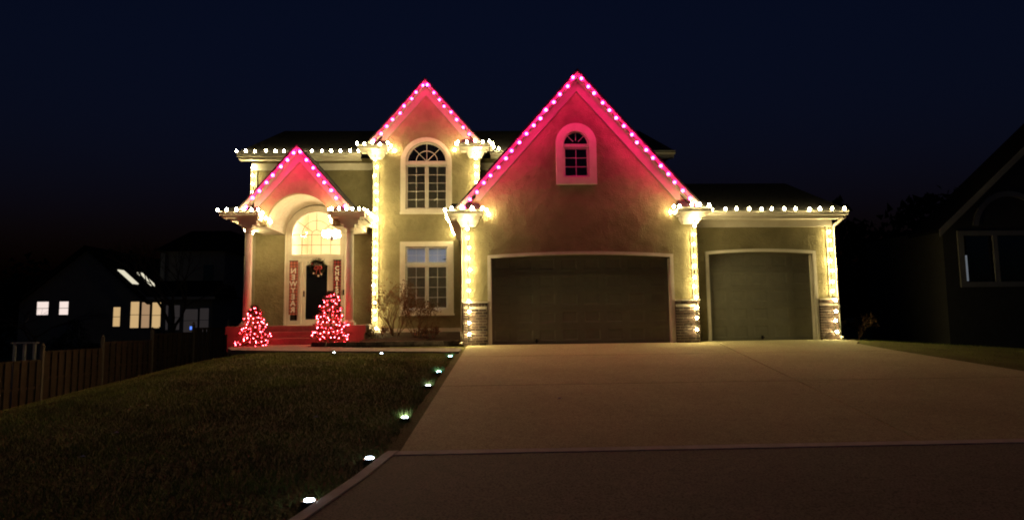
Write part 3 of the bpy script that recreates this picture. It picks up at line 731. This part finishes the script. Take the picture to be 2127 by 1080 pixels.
string([(-7.78, 3.20, 3.70), (-7.90, 4.2, 3.70)], BW, 'short warm white string under the porch eave behind the left column', GE, .11, .1, (0, 0, -1), .03)

# ------------------------------------------------------------------ lamps inside
def foyer_lamp():
    c = Vector((-5.92, 7.0, 3.95))
    s = thing('chandelier', c, 'bright foyer chandelier seen through the fan light above the front door', 'chandelier')
    MB().tube([c+Vector((0, 0, 1.62)), c+Vector((0, 0, .1))], .012, 6).build('stem', M['metal'], s)
    MB().lathe([(.03, .12), (.07, .05), (.05, -.1), (.02, -.2)], c, 12).build('hub', M['metal'], s)
    for i in range(6):
        a = 2*PI*i/6+.3; p = c+Vector((math.cos(a)*.25, math.sin(a)*.25, .03))
        MB().tube([c, c+Vector((math.cos(a)*.14, math.sin(a)*.14, -.1)), p-Vector((0, 0, .1))], .010, 5).build('arm', M['metal'], s)
        MB().lathe([(.03, -.10), (.10, -.05), (.125, .03), (.10, .10), (.04, .14)], p, 14).build('lamp_shade', M['e_lamp'], s, smooth=True)
foyer_lamp()
def living_lamp():
    s = thing('ceiling_lamp', (-2.1, 6.6, 3.55), 'cool white ceiling lamp inside the ground floor window', 'lamp')
    MB().lathe([(.20, 0), (.20, -.03)], (-2.1, 6.6, 3.55), 18).build('mount', M['white'], s)
    MB().lathe([(.34, -.031), (.32, -.09), (.2, -.13), (.04, -.14)], (-2.1, 6.6, 3.55), 20).build('lamp_shade', M['e_living'], s, smooth=True)
living_lamp()
def houseplant():
    s = thing('houseplant', (-1.42, 5.0, .5), 'dark spiky houseplant at the right edge of the lit window panes', 'plant')
    MB().lathe([(.13, 0), (.17, .3)], (-1.42, 5.0, .5), 14).build('pot', M['mulch'], s)
    MB().tube([(-1.42, 5.0, .8), (-1.40, 5.0, 2.75)], [.02, .012], 6).build('stem', M['twig'], s)
    m = MB()
    for i in range(22):
        a = random.uniform(0, 2*PI); z = 2.55+.35*random.random(); L = random.uniform(.22, .36); d = Vector((math.cos(a), math.sin(a)*.6, random.uniform(-.4, .5)))
        p = Vector((-1.40, 5.0, z)); q = p+d*L; n = d.cross(Vector((0, 0, 1))).normalized()*.022+Vector((0, 0, .02))
        m.add([p, p+d*L*.5+n, q, p+d*L*.5-n], [(0, 1, 2, 3)])
    m.build('leaves', M['leafgreen'], s)
houseplant()

# ------------------------------------------------------------------ banners and wreath
def text_mesh(ch, size, mirror):
    cu = bpy.data.curves.new('letter', 'FONT'); cu.body = ch; cu.size = size; cu.align_x = 'CENTER'; cu.align_y = 'CENTER'; cu.extrude = .002; cu.offset = .006
    o = bpy.data.objects.new('letter_tmp', cu); COL.objects.link(o)
    me = bpy.data.meshes.new_from_object(o.evaluated_get(bpy.context.evaluated_depsgraph_get()))
    bpy.data.objects.remove(o); bpy.data.curves.remove(cu)
    R = Matrix.Rotation(PI/2, 4, 'X')
    me.transform(R)
    if mirror: me.transform(Matrix.Scale(-1, 4, (1, 0, 0))); me.flip_normals()
    me.materials.clear(); me.materials.append(M['letter']); me.name = 'letter'
    return me
def banner(xc, w, z0, z1, word, zfirst, step, plaid, mirror, label):
    s = thing('banner', (xc, 5.0, z1), label, 'banner', 'hanging holiday banners beside the front door')
    nx, nz = 5, 16; vs = []
    for j in range(nz+1):
        for i in range(nx+1):
            u = i/nx-.5; v = j/nz
            vs.append((xc+u*w, 5.0+.008*math.sin(v*9+u*4)+.006*math.cos(u*6), z0+(z1-z0)*v+(.02*math.cos(u*12) if j == nz else 0)))
    m = MB().add(vs, [(j*(nx+1)+i, j*(nx+1)+i+1, (j+1)*(nx+1)+i+1, (j+1)*(nx+1)+i) for j in range(nz) for i in range(nx)])
    fb = m.build('fabric', M[plaid], s); so = fb.modifiers.new('thick', 'SOLIDIFY'); so.thickness = .004
    MB().tube([(xc-w/2-.01, 4.995, z1), (xc+w/2+.01, 4.995, z1)], .012, 6).build('rod', M['bark'], s)
    MB().tube([(xc-w/2, 4.995, z1), (xc, 5.01, z1+.09), (xc+w/2, 4.995, z1)], .006, 4).build('cord', M['pale'], s)
    for i, ch in enumerate(word):
        if ch == ' ': continue
        link('letter', text_mesh(ch, step*1.12, mirror), s, (xc, 4.980, zfirst-step*i))
    return s
banner(-6.735, .29, .93, 2.80, 'NEWYEAR', 2.44, .225, 'plaid_l', True, 'faded plaid banner left of the door reading NEW YEAR in mirrored letters')
banner(-5.235, .27, .93, 2.82, 'CHRISTMAS', 2.52, .178, 'plaid_r', False, 'dark red plaid banner right of the door reading CHRISTMAS')
def wreath():
    c = Vector((-5.93, 5.02, 2.56)); R = .235
    s = thing('wreath', c, 'dark evergreen wreath with a dull red bow on the front door', 'wreath')
    m = MB()
    for i in range(650):
        a = random.uniform(0, 2*PI); r = R+random.gauss(0, .045); p = c+Vector((math.cos(a)*r, random.uniform(-.09, .02), math.sin(a)*r))
        d = Vector((random.gauss(0, 1), random.gauss(-.3, .6), random.gauss(0, 1))).normalized()*random.uniform(.05, .11); n = d.cross(Vector((random.random(), random.random(), random.random()))).normalized()*.012
        m.add([p-n, p+n, p+d], [(0, 1, 2)])
    m.build('greenery', M['darkleaf'], s)
    MB().tube([c+Vector((math.cos(2*PI*i/20)*R, 0, math.sin(2*PI*i/20)*R)) for i in range(21)], .035, 6).build('hoop', M['bark'], s)
    b = MB()
    for sx in (-1, 1):
        pts = [c+Vector((.06, -.11, -.02))+Vector((sx*.14*math.sin(t)*abs(math.sin(t/2+.3)), -.02*math.sin(t), .06*math.sin(2*t))) for t in np.linspace(0, PI, 9)]
        b.tube(pts, .02, 5)
        b.tube([c+Vector((.06, -.1, -.02)), c+Vector((.06+sx*.06, -.1, -.14)), c+Vector((.06+sx*.08, -.09, -.25))], .014, 4)
    b.build('bow', M['bowred'], s)
    for dx, dz, r, k in ((.15, .0, .045, 'bowred'), (-.1, -.21, .03, 'ornament'), (.07, -.30, .035, 'ornament'), (.17, -.24, .032, 'ornament'), (-.16, .12, .03, 'bowred')):
        MB().lathe([(r*math.sin(t)+.001, -r*math.cos(t)) for t in np.linspace(0, PI, 8)], (c.x+dx, c.y-.1, c.z+dz), 10).build('ornament', M[k], s, smooth=True)
wreath()

# ------------------------------------------------------------------ plants
def evergreen(loc, h, rad, label, nspray):
    x, y, z = loc; s = thing('evergreen_shrub', loc, label, 'shrub', 'clipped evergreens beside the porch steps')
    MB().tube([(x, y, z-.05), (x, y, z+h*.8)], [.05, .015], 7).build('trunk', M['bark'], s)
    prof = lambda t: rad*(1-t)**.62*(.80+.20*math.sin(t*40))*min(1, .72+t*2.2)
    m = MB()
    for i in range(nspray):
        t = random.random()**1.25*.98; a = random.uniform(0, 2*PI); rr = prof(t)*(1+.12*math.sin(a*3+t*9))*math.sqrt(random.uniform(.25, 1.0))
        p = Vector((x+math.cos(a)*rr, y+math.sin(a)*rr, z+.03+t*h*.93))
        d = Vector((math.cos(a)+random.gauss(0, .35), math.sin(a)+random.gauss(0, .35), random.uniform(.1, .8))).normalized()*random.uniform(.06, .13)
        n = d.cross(Vector((random.gauss(0, 1), random.gauss(0, 1), random.gauss(0, 1)))).normalized()*random.uniform(.010, .020)
        m.add([p-n, p+d*.5+n*.8, p+d, p+n*1.2], [(0, 1, 2, 3)])
    m.build('foliage', M['needle'], s)
    return prof
def fairy(loc, h, prof, turns, label, n, tmin=.03):
    x, y, z = loc; pts = []; N = turns*26
    for i in range(N+1):
        t = tmin+(.93-tmin)*(i/N); a = i/26*2*PI
        rr = prof(t)*(1.06+.05*math.sin(a*3+i*.31)); pts.append(Vector((x+math.cos(a)*rr, y+math.sin(a)*rr, z+.03+t*h*.93+.035*math.sin(a*2.3+i)+random.uniform(-.02, .02))))
    L = sum((b-a).length for a, b in zip(pts, pts[1:]))
    s = thing('fairy_lights', loc, label, 'string lights', 'red light strings wound round the evergreens')
    MB().tube(pts, .004, 3).build('wire', M['wire'], s)
    for p in resample(pts, L/n, .5):
        j = Vector((random.uniform(-.03, .03), random.uniform(-.03, .03), random.uniform(-.03, .03)))
        b = link('bulb', random.choice(BR), s, p+j); b.rotation_euler = (random.uniform(0, 3), random.uniform(0, 3), 0)
pf = evergreen((-6.72, 1.35, gz(-6.72, 1.35)-.03), 1.44, .55, 'smaller cone shaped evergreen left of the porch steps', 5200)
fairy((-6.72, 1.35, gz(-6.72, 1.35)-.03), 1.44, pf, 9, 'red lights wound round the smaller evergreen left of the steps', 125)
pf = evergreen((-4.52, 1.25, .0), 1.66, .60, 'taller cone shaped evergreen right of the porch steps', 6800)
fairy((-4.52, 1.25, .0), 1.66, pf, 9, 'red lights wound round the taller evergreen right of the steps', 150, .06)

def branches(mb, p, d, L, r, depth, tips, spread=.55, upb=.15, n=5):
    segs = 3; pts = [p]; dd = d.copy()
    for i in range(segs):
        dd = (dd+Vector((random.gauss(0, .16), random.gauss(0, .16), random.gauss(0, .10)+upb*.3))).normalized(); pts.append(pts[-1]+dd*L/segs)
    mb.tube(pts, [r*(1-.13*i) for i in range(segs+1)], n)
    if depth == 0: tips.append((pts[-1], dd)); return
    k = random.choice((2, 3, 3))
    for i in range(k):
        ax = Vector((random.gauss(0, 1), random.gauss(0, 1), random.gauss(0, .6))).normalized()
        nd = (dd+ax*spread+Vector((0, 0, upb))).normalized()
        q = pts[-1] if i < 2 else pts[2]
        branches(mb, q, nd, L*random.uniform(.62, .8), r*.6, depth-1, tips, spread, upb, max(3, n-1))
def bare_shrub(loc, h, stems, label, leaves, spread):
    s = thing('bare_shrub', loc, label, 'shrub', 'leafless shrubs in the flower bed'); m = MB(); tips = []
    for i in range(stems):
        a = random.uniform(0, 2*PI); d = Vector((math.cos(a)*spread, math.sin(a)*spread*.6, 1)).normalized()
        branches(m, Vector(loc)+Vector((math.cos(a)*.08, math.sin(a)*.08, -.05)), d, h*random.uniform(.32, .45), .015, 3, tips, .5, .12, 4)
    m.build('branches', M['twig'], s)
    l = MB()
    for p, d in tips:
        for k in range(leaves):
            q = p-d*random.uniform(0, .22)+Vector((random.gauss(0, .03), random.gauss(0, .03), random.gauss(0, .03))); e = Vector((random.gauss(0, .5), random.gauss(0, .5), random.uniform(-1, .1))).normalized()*random.uniform(.05, .095)
            n = e.cross(Vector((random.gauss(0, 1), random.gauss(0, 1), random.gauss(0, 1)))).normalized()*.02
            l.add([q, q+e*.5+n, q+e, q+e*.5-n], [(0, 1, 2, 3)])
    o = l.build('dry_leaves', M['dryleaf'], s); o['kind'] = 'stuff'
bare_shrub((-2.95, 3.2, .22), 1.8, 14, 'tall leafless shrub with curled brown leaves before the ground floor window', 3, .6)
bare_shrub((-2.25, 2.7, .18), 1.3, 9, 'sparse twiggy shrub under the right half of the ground floor window', 2, .7)
bare_shrub((-3.35, 2.4, .15), .55, 6, 'low dry shrub at the foot of the tower corner lights', 4, .9)
bare_shrub((-1.75, 2.2, .15), .5, 6, 'low dry shrub nearest the garage side wall', 3, .9)
bare_shrub((11.0, 1.5, -.03), .8, 5, 'dim leafless bush past the right end of the garage', 1, .6)

# low retaining wall of stone blocks
rw = thing('retaining_wall', (-2.9, .4, 0), 'low dark block wall edging the flower bed beside the walk', 'wall')
path_w = [(-4.98, .62), (-4.6, .36), (-2.4, .34), (-.8, .30)]
pts = resample([(x, y, 0) for x, y in path_w], .265, 0)
for row in range(2):
    for i, (a, b) in enumerate(zip(pts, pts[1:])):
        t = .5*(row % 2); A = a+(b-a)*t; B = A+(b-a)
        d = (B-A).normalized(); n = Vector((-d.y, d.x, 0)); A2, B2 = A+d*.006, B-d*.006
        z0 = -.09+row*.105; z1 = z0+.10; j = random.uniform(-.01, .01)
        m = MB().hull8([A2-n*(.02+j)+Vector((0, 0, z0)), B2-n*(.02+j)+Vector((0, 0, z0)), B2+n*.2+Vector((0, 0, z0)), A2+n*.2+Vector((0, 0, z0)),
                        A2-n*j+Vector((0, 0, z1)), B2-n*j+Vector((0, 0, z1)), B2+n*.2+Vector((0, 0, z1)), A2+n*.2+Vector((0, 0, z1))])
        m.build('block', M['stone'], rw)

# ------------------------------------------------------------------ solar ground lights
def clump(mb, x, y, z, n, R, hmin, hmax):
    for i in range(n):
        a = random.uniform(0, 2*PI); r = R*math.sqrt(random.random()); bx, by = x+math.cos(a)*r, y+math.sin(a)*r
        h = random.uniform(hmin, hmax); d = Vector((math.cos(a)*.5+random.gauss(0, .3), math.sin(a)*.5+random.gauss(0, .3), 1)).normalized()*h
        w = .004; mb.add([(bx-w, by, z-.01), (bx+w, by, z-.01), (bx+d.x, by+d.y, z+d.z)], [(0, 1, 2)])
spots = [(-1.36, -12.30, 'e_solar', 'white solar disc light nearest the street end of the edge strip', 0),
         (-1.12, -11.15, 'e_solar', 'white solar disc light beside the bend in the edge strip', 0),
         (-1.03, -9.33, 'e_solar', 'solar disc light behind tall dry grass halfway down the drive edge', 60),
         (-.97, -6.85, 'e_solar', 'solar disc light among grass just below the blue one', 60),
         (-.93, -5.25, 'e_solarblue', 'blue tinted solar disc light glowing through grass by the drive', 110),
         (-.86, -2.70, 'e_solarblue', 'faint solar disc light in the lawn corner by walk and drive', 40),
         (-2.55, -1.85, 'e_solar', 'small solar disc light by the walk nearer the drive', 6),
         (-3.75, -1.55, 'e_solar', 'small solar disc light by the walk nearer the porch', 6)]
for x, y, em, lab, ng in spots:
    z = gz(x, y)
    s = thing('ground_light', (x, y, z), lab, 'solar light', 'solar disc lights sunk along the lawn edge')
    MB().lathe([(.062, -.05), (.060, .0), (.058, .006), (.046, .009)], (x, y, z), 18).build('housing', M['metal'], s)
    k = .6 if 'by the walk nearer' in lab else 1
    MB().lathe([(.040*k, .0092), (.036*k, .018), (.013*k, .021)], (x, y, z), 18).build('lens', M[em], s)
    MB().tube([(x, y, z-.16), (x, y, z-.05)], [.004, .014], 6).build('spike', M['metal'], s)

# ------------------------------------------------------------------ lawn grass
def grass():
    N = 330000
    x = np.concatenate([rng.uniform(-16, -.75, N), rng.uniform(9.6, 15, 3000)]); y = np.concatenate([rng.uniform(-14.0, .8, N), rng.uniform(-9, 2, 3000)])
    # denser nearer the drive
    edge = np.where(y < -10.9, -.90+(y+10.9)*.22-np.maximum(-12.67-y, 0)*.25, -.72+(y+1)*.0285)
    left = x < 0
    dens = np.where(left, np.clip(1.25-(-x)/15, .2, 1), 1)
    keep = (rng.random(len(x)) < dens) & (~left | (x < edge-.03))
    # leave the walk and shrubs clear
    wy = np.interp(x, [-7, -6.6, -5.2, -3.6, -2.1, -.69], [-.2, -.6, -1.0, -1.25, -1.5, -1.8])
    keep &= ~(left & (x > -7.3) & (y > wy-.03)) & ~(left & (x <= -7.3) & (y > .4) & False)
    keep &= left | (x > 9.55+.0*y)
    x, y = x[keep], y[keep]
    n = len(x); z = np.array([gz(a, b) for a, b in zip(x, y)])-.036
    pn = np.sin(x*1.7+np.sin(y*1.3)*2)*np.sin(y*1.9+np.cos(x*1.1)*2)
    h = rng.uniform(.028, .055, n)*(1+.25*pn); a = rng.uniform(0, 2*PI, n); w = rng.uniform(.003, .006, n)
    lx_, ly_ = rng.normal(0, .022, n), rng.normal(0, .022, n)
    V = np.empty((n, 3, 3)); V[:, 0] = np.stack([x-np.cos(a)*w, y-np.sin(a)*w, z], 1); V[:, 1] = np.stack([x+np.cos(a)*w, y+np.sin(a)*w, z], 1)
    V[:, 2] = np.stack([x+lx_, y+ly_, z+h], 1)
    me = bpy.data.meshes.new('grass'); me.vertices.add(n*3); me.vertices.foreach_set('co', V.reshape(-1))
    me.loops.add(n*3); me.loops.foreach_set('vertex_index', np.arange(n*3, dtype=np.int32))
    me.polygons.add(n); me.polygons.foreach_set('loop_start', np.arange(0, n*3, 3, dtype=np.int32)); me.polygons.foreach_set('loop_total', np.full(n, 3, dtype=np.int32))
    me.update(calc_edges=True); me.validate(); me.materials.append(M['grass'])
    o = bpy.data.objects.new('grass', me); COL.objects.link(o); tag(o, kind='stuff')
    m = MB()
    for x, y, em, lab, ng in spots: clump(m, x-.02, y+.08, gz(x, y), ng, .10, .05, .16)
    for i in range(60):
        yy = random.uniform(-10.5, -2); clump(m, lx(yy)-.12-random.random()*.1, yy, gz(0, yy), 3, .05, .05, .11)
    tag(m.build('edge_grass', M['grass']), kind='stuff')
grass()
lf = MB()
for i in range(70):
    x, y = random.uniform(-8, -1.1), random.uniform(-12.3, -2)
    if x > lx(y)-.25: continue
    z = gz(x, y)+.02; a = random.uniform(0, 2*PI); r = random.uniform(.012, .028)
    c, q = math.cos(a)*r, math.sin(a)*r
    lf.add([(x-c, y-q, z), (x+q*.5, y-c*.5, z+r*.5), (x+c, y+q, z+r*.2), (x-q*.5, y+c*.5, z+r*.6)], [(0, 1, 2), (0, 2, 3)])
tag(lf.build('leaf_litter', M['dryleaf']), kind='stuff')
leafspots = [(-4.11, -10.0, 'pale dead leaf far out on the dark lawn'), (-2.11, -9.34, 'pale dead leaf on the lawn level with the grassy solar light'),
             (-3.85, -11.0, 'pale dead leaf nearest the lower left of the lawn'), (1.0, -8.2, 'white scrap lying on the driveway concrete')]
for x, y, lab in leafspots:
    z = gz(x, y)+(.03 if x < 0 else .004)
    o = MB().add([(x-.035, y, z), (x, y-.015, z+.012), (x+.04, y+.005, z+.004), (x+.005, y+.025, z+.02), (x, y+.004, z+.004)], [(0, 1, 4), (1, 2, 4), (2, 3, 4), (3, 0, 4)]).build('fallen_leaf', M['letter'])
    tag(o, lab, 'leaf' if x < 0 else 'litter', 'scraps on the ground')

# ------------------------------------------------------------------ fence on the left slope
fn = thing('fence', (-15.0, 7.5, gz(-15, 7.5)), 'stepped brown wooden board fence going up the slope past the lawn', 'fence')
FP = [Vector((-15.15+.61*(i-1), 5.1+2.35*(i-1), 0)) for i in range(8)]
tops = [-.46, -.18, .04, .30, .5, .62, .7]
bmesh_board = {}
for i in range(7):
    a, b = FP[i], FP[i+1]; d = (b-a).normalized(); nrm = Vector((d.y, -d.x, 0)); zt = tops[i]; L = (b-a).length
    zb = min(gz(a.x, a.y), gz(b.x, b.y))-.1
    m = MB(); m.box(a.x-.05, a.x+.05, a.y-.05, a.y+.05, zb-.2, zt+.14); m.build('post', M['post'], fn)
    MB().lathe([(.02, 0), (.05, .03), (.05, .06), (.02, .10)], (a.x, a.y, zt+.141), 8).build('post_cap', M['post'], fn)
    for zr in (zt-.02, zt-.9, zt-1.6):
        m = MB(); u = a+d*.06; v = b-d*.06; n2 = nrm*.02
        m.hull8([u-n2+Vector((0, 0, zr-.08)), v-n2+Vector((0, 0, zr-.08)), v+n2+Vector((0, 0, zr-.08)), u+n2+Vector((0, 0, zr-.08)),
                 u-n2+Vector((0, 0, zr)), v-n2+Vector((0, 0, zr)), v+n2+Vector((0, 0, zr)), u+n2+Vector((0, 0, zr))]); m.build('rail', M['fence'], fn)
    nb = 9
    for side in (1, -1):
        for k in range(nb):
            t = (k+.5+(0 if side > 0 else .5))*(L/nb)
            if t+.07 > L-.06: continue
            c = a+d*t+nrm*side*.035; q1 = c-d*.075; q2 = c+d*.075; n2 = nrm*.01; jz = random.uniform(-.012, .012)
            m = MB().hull8([q1-n2+Vector((0, 0, zb)), q2-n2+Vector((0, 0, zb)), q2+n2+Vector((0, 0, zb)), q1+n2+Vector((0, 0, zb)),
                            q1-n2+Vector((0, 0, zt-.04+jz)), q2-n2+Vector((0, 0, zt-.04+jz)), q2+n2+Vector((0, 0, zt-.04+jz)), q1+n2+Vector((0, 0, zt-.04+jz))])
            m.build('board', M['fence'], fn)

# ------------------------------------------------------------------ neighbour on the left (Y about 23)
nl = thing('neighbour_house', (-22, 24, -1), 'dark neighbouring house beyond the fence with lit windows and skylights', 'house')
Y0 = 22.7
def nx_(px): return (px-1013)/33.0
mb = MB().wall([(-28.6, -2.4), (-17.0, -2.4), (-17.0, 2.3), (-28.6, 2.3)], [], Y0, Y0+.2); mb.build('front_wall', M['nwall_left'], nl)
MB().box(-28.6, -28.4, Y0+.2, Y0+9, -2.4, 2.3).build('side_wall', M['nwall_left'], nl)
MB().box(-17.2, -17.0, Y0+.2, Y0+9, -2.4, 2.3).build('side_wall', M['nwall_left'], nl)
MB().prism([(-28.9, 1.9), (-24.6, 5.5), (-20.7, 1.99), (-20.7, 1.85), (-24.6, 5.35), (-28.9, 1.75)], Y0-.5, Y0+9).build('roof', M['nroof'], nl)
MB().prism([(-28.4, 2.301), (-24.6, 5.3), (-21.0, 2.301)], Y0, Y0+.2).build('gable_wall', M['nwall_left'], nl)
MB().hull8([(-20.7, Y0-.6, 2.3), (-16.6, Y0-.6, 2.3), (-16.6, Y0+3, 2.3), (-20.7, Y0+3, 2.3), (-20.7, Y0+1.39, 3.4), (-17, Y0+1.39, 3.4), (-17, Y0+3, 3.4), (-20.7, Y0+3, 3.4)]).build('lower_roof', M['nroof'], nl)
MB().box(-20.7, -16.6, Y0-.64, Y0-.601, 2.13, 2.30).build('gutter', M['downspout'], nl)
MB().box(-20.6, -16.9, Y0+1.4, Y0+8, 2.4, 5.3).build('upper_wall', M['nwall_left'], nl)
MB().hull8([(-21.2, Y0+.9, 5.3), (-16.5, Y0+.9, 5.3), (-16.5, Y0+8.5, 5.3), (-21.2, Y0+8.5, 5.3), (-20, Y0+3.5, 6.9), (-17.4, Y0+3.5, 6.9), (-17.4, Y0+6, 6.9), (-20, Y0+6, 6.9)]).build('upper_roof', M['nroof'], nl)
MB().box(-20.9, -20.62, Y0+1.30, Y0+1.398, 3.4, 5.2).build('corner_board', M['ntrim'], nl)
MB().box(-18.2, -17.6, Y0+1.34, Y0+1.399, 3.0, 4.4).build('upper_window', M['darkglass'], nl)
for a, b, z0, z1, em in ((105, 128, 1.30, 2.10, 'e_win'), (149, 167, 1.30, 2.10, 'e_win'), (256, 270, .55, 1.72, 'e_win2'), (290, 307, .45, 2.04, 'e_win2'), (312, 328, .45, 2.0, 'e_win2b'), (333, 350, .42, 1.98, 'e_win2'), (360, 365, .3, 1.8, 'e_win3'), (375, 388, .3, 1.8, 'e_win3'), (396, 424, .15, 1.55, 'e_win3'), (428, 446, .15, 1.6, 'e_win3')):
    x0, x1 = nx_(a), nx_(b)
    w = MB().wall(rect(x0-.09, x1+.09, z0-.09, z1+.09), [rect(x0, x1, z0, z1)], Y0-.05, Y0-.002).build('window', M['ntrim'], nl)
    MB().box(x0, x1, Y0-.02, Y0-.01, z0, z1).build('pane', M[em], w)
    m = MB().box(x0, x1, Y0-.035, Y0-.021, (z0+z1)/2-.015, (z0+z1)/2+.015)
    m.build('muntin', M['ntrim'], w)
MB().box(nx_(409), nx_(418), Y0-.04, Y0-.022, .30, .5).build('screen', M['e_blue'], nl)
for ya in (Y0+.2, Y0+2.35):                          # skylights lie on the slope that faces right
    v = []
    for x, y in ((-22.95, ya), (-22.0, ya), (-22.0, ya+.65), (-22.95, ya+.65)): v.append((x, y, 5.5-.9*(x+24.6)))
    MB().hull8(v+[(p+.04, q, r+.045) for p, q, r in v]).build('skylight', M['e_sky'], nl)

def hedge(x0, x1, y, z0, h, label, n):
    s = thing('hedge', ((x0+x1)/2, y, z0), label, 'hedge', 'dark bushes behind the fence'); m = MB()
    for i in range(n):
        x = random.uniform(x0, x1); t = (x-x0)/(x1-x0); hh = h*(.65+.3*math.sin(t*7+x0)+.12*math.sin(t*23))*math.sqrt(max(.05, 1-(2*t-1)**4))
        p = Vector((x, y+random.uniform(-.5, .5), z0+hh*math.sqrt(random.random()))); d = Vector((random.gauss(0, 1), random.gauss(0, 1), random.gauss(.3, 1))).normalized()*random.uniform(.1, .2)
        q = d.cross(Vector((random.gauss(0, 1), random.gauss(0, 1), random.gauss(0, 1)))).normalized()*.06
        m.add([p-q, p+d*.5+q, p+d, p+q*.5-d*.2], [(0, 1, 2, 3)])
    m.build('foliage', M['darkleaf'], s)
    MB().tube([((x0+x1)/2, y, z0-.2), ((x0+x1)/2, y, z0+h*.6)], [.06, .02], 5).build('stems', M['bark'], s)
hedge(-25.5, -20.3, 20.5, -2.2, 3.1, 'long dark hedge below the small lit windows', 2600)
hedge(-20.3, -17.2, 20.9, -2.2, 2.6, 'dark bush below the tall amber windows', 1600)
def bare_tree(loc, h, r, depth, label, up=.3, spread=.5):
    s = thing('bare_tree', loc, label, 'tree', 'leafless trees'); L = Vector(loc); m = MB(); tips = []
    tp = L+Vector((random.uniform(-.1, .1), 0, h*.38))
    MB().tube([L+Vector((0, 0, -.3)), L+Vector((.02, 0, h*.15)), tp], [r*1.25, r, r*.8], 9).build('trunk', M['bark'], s)
    for i in range(4):
        a = 2*PI*i/4+random.random(); branches(m, tp-Vector((0, 0, random.uniform(0, h*.10))), Vector((math.cos(a)*spread, math.sin(a)*spread, .9)).normalized(), h*.26, r*.5, depth, tips, .45, up*.4, 5)
    m.build('crown', M['bark'], s)
bare_tree((-17.2, 18.0, -2.2), 7.6, .19, 4, 'leafless tree standing before the neighbouring house on the left')
# low drooping boughs across the small lit windows
bare_tree((-26.3, 20.9, -2.2), 6.0, .10, 4, 'thin leafless tree whose twigs cross the small lit windows', .05, 1.0)

dk = thing('deck_railing', (-17.0, 6.6, -2), 'small pale railing showing over the leftmost fence panel', 'railing')
for x in (-17.15, -16.8, -16.45): MB().box(x-.04, x+.04, 6.56, 6.64, -2.2, .02).build('baluster', M['pale'], dk)
MB().box(-17.25, -16.35, 6.53, 6.67, .021, .07).build('handrail', M['pale'], dk)

# ------------------------------------------------------------------ neighbour on the right
nr = thing('neighbour_house', (16.5, 3, 0), 'unlit neighbouring house on the right with pale gable trim', 'house')
YR = 1.8; ax = 18.3; ez = 3.35; ez_a = 7.0
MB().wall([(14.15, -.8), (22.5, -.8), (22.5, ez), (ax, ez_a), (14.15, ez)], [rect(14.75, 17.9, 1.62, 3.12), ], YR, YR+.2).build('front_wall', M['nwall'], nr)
MB().box(14.15, 14.35, YR+.2, YR+4, -.8, ez).build('side_wall', M['nwall'], nr)
MB().prism([(13.75, ez-.1), (ax, ez_a+.28), (22.9, ez-.1), (22.9, ez-.2), (ax, ez_a+.18), (13.75, ez-.2)], YR-.42, YR+1.0).build('roof', M['nroof'], nr)
MB().prism([(13.75, ez-.105), (ax, ez_a+.27), (ax, ez_a+.05), (13.75, ez-.33)], YR-.45, YR-.421).build('rake_board', M['ntrim'], nr)
w = MB().wall(rect(14.6, 18.05, 1.5, 3.25), [rect(14.78, 15.72, 1.66, 3.1), rect(15.86, 16.92, 1.66, 3.1), rect(17.06, 17.9, 1.66, 3.1)], YR-.06, YR-.002).build('window', M['ntrim'], nr)
for a, b in ((14.92, 15.72), (15.86, 16.92), (17.06, 17.9)): MB().box(a, b, YR+.04, YR+.05, 1.66, 3.1).build('pane', M['darkglass'], w)
m = MB()
for k in range(13): m.box(14.79, 14.92, YR+.04, YR+.05, 1.70+k*.062, 1.70+k*.062+.045)
m.build('lit_blind', M['e_slit'], w)
m = MB(); ring_seg(m, 16.35, 3.28, 1.05, 1.22, .12, PI-.12, YR-.05, YR-.002, 24); m.build('arch_trim', M['ntrim'], nr)
# far dark tree mass on both sides
def treeline():
    m = MB()
    for x0, x1, y, zb, h in ((11.5, 34, 24, -1, 10.5), (-60, -22, 40, -3, 11)):
        for i in range(5200):
            x = random.uniform(x0, x1); t = (x-x0)/(x1-x0)
            hh = h*(.55+.35*t+.10*math.sin(x*.9)+.06*math.sin(x*2.3))
            p = Vector((x, y+random.uniform(-2, 2), zb+hh*random.random()**.7)); d = Vector((random.gauss(0, 1), random.gauss(0, 1), random.gauss(0, 1))).normalized()*random.uniform(.3, .7)
            q = d.cross(Vector((random.gauss(0, 1), random.gauss(0, 1), random.gauss(0, 1)))).normalized()*.25
            m.add([p-q, p+d+q*.2, p+q], [(0, 1, 2)])
    tag(m.build('treeline', M['darkleaf']), kind='stuff')
treeline()
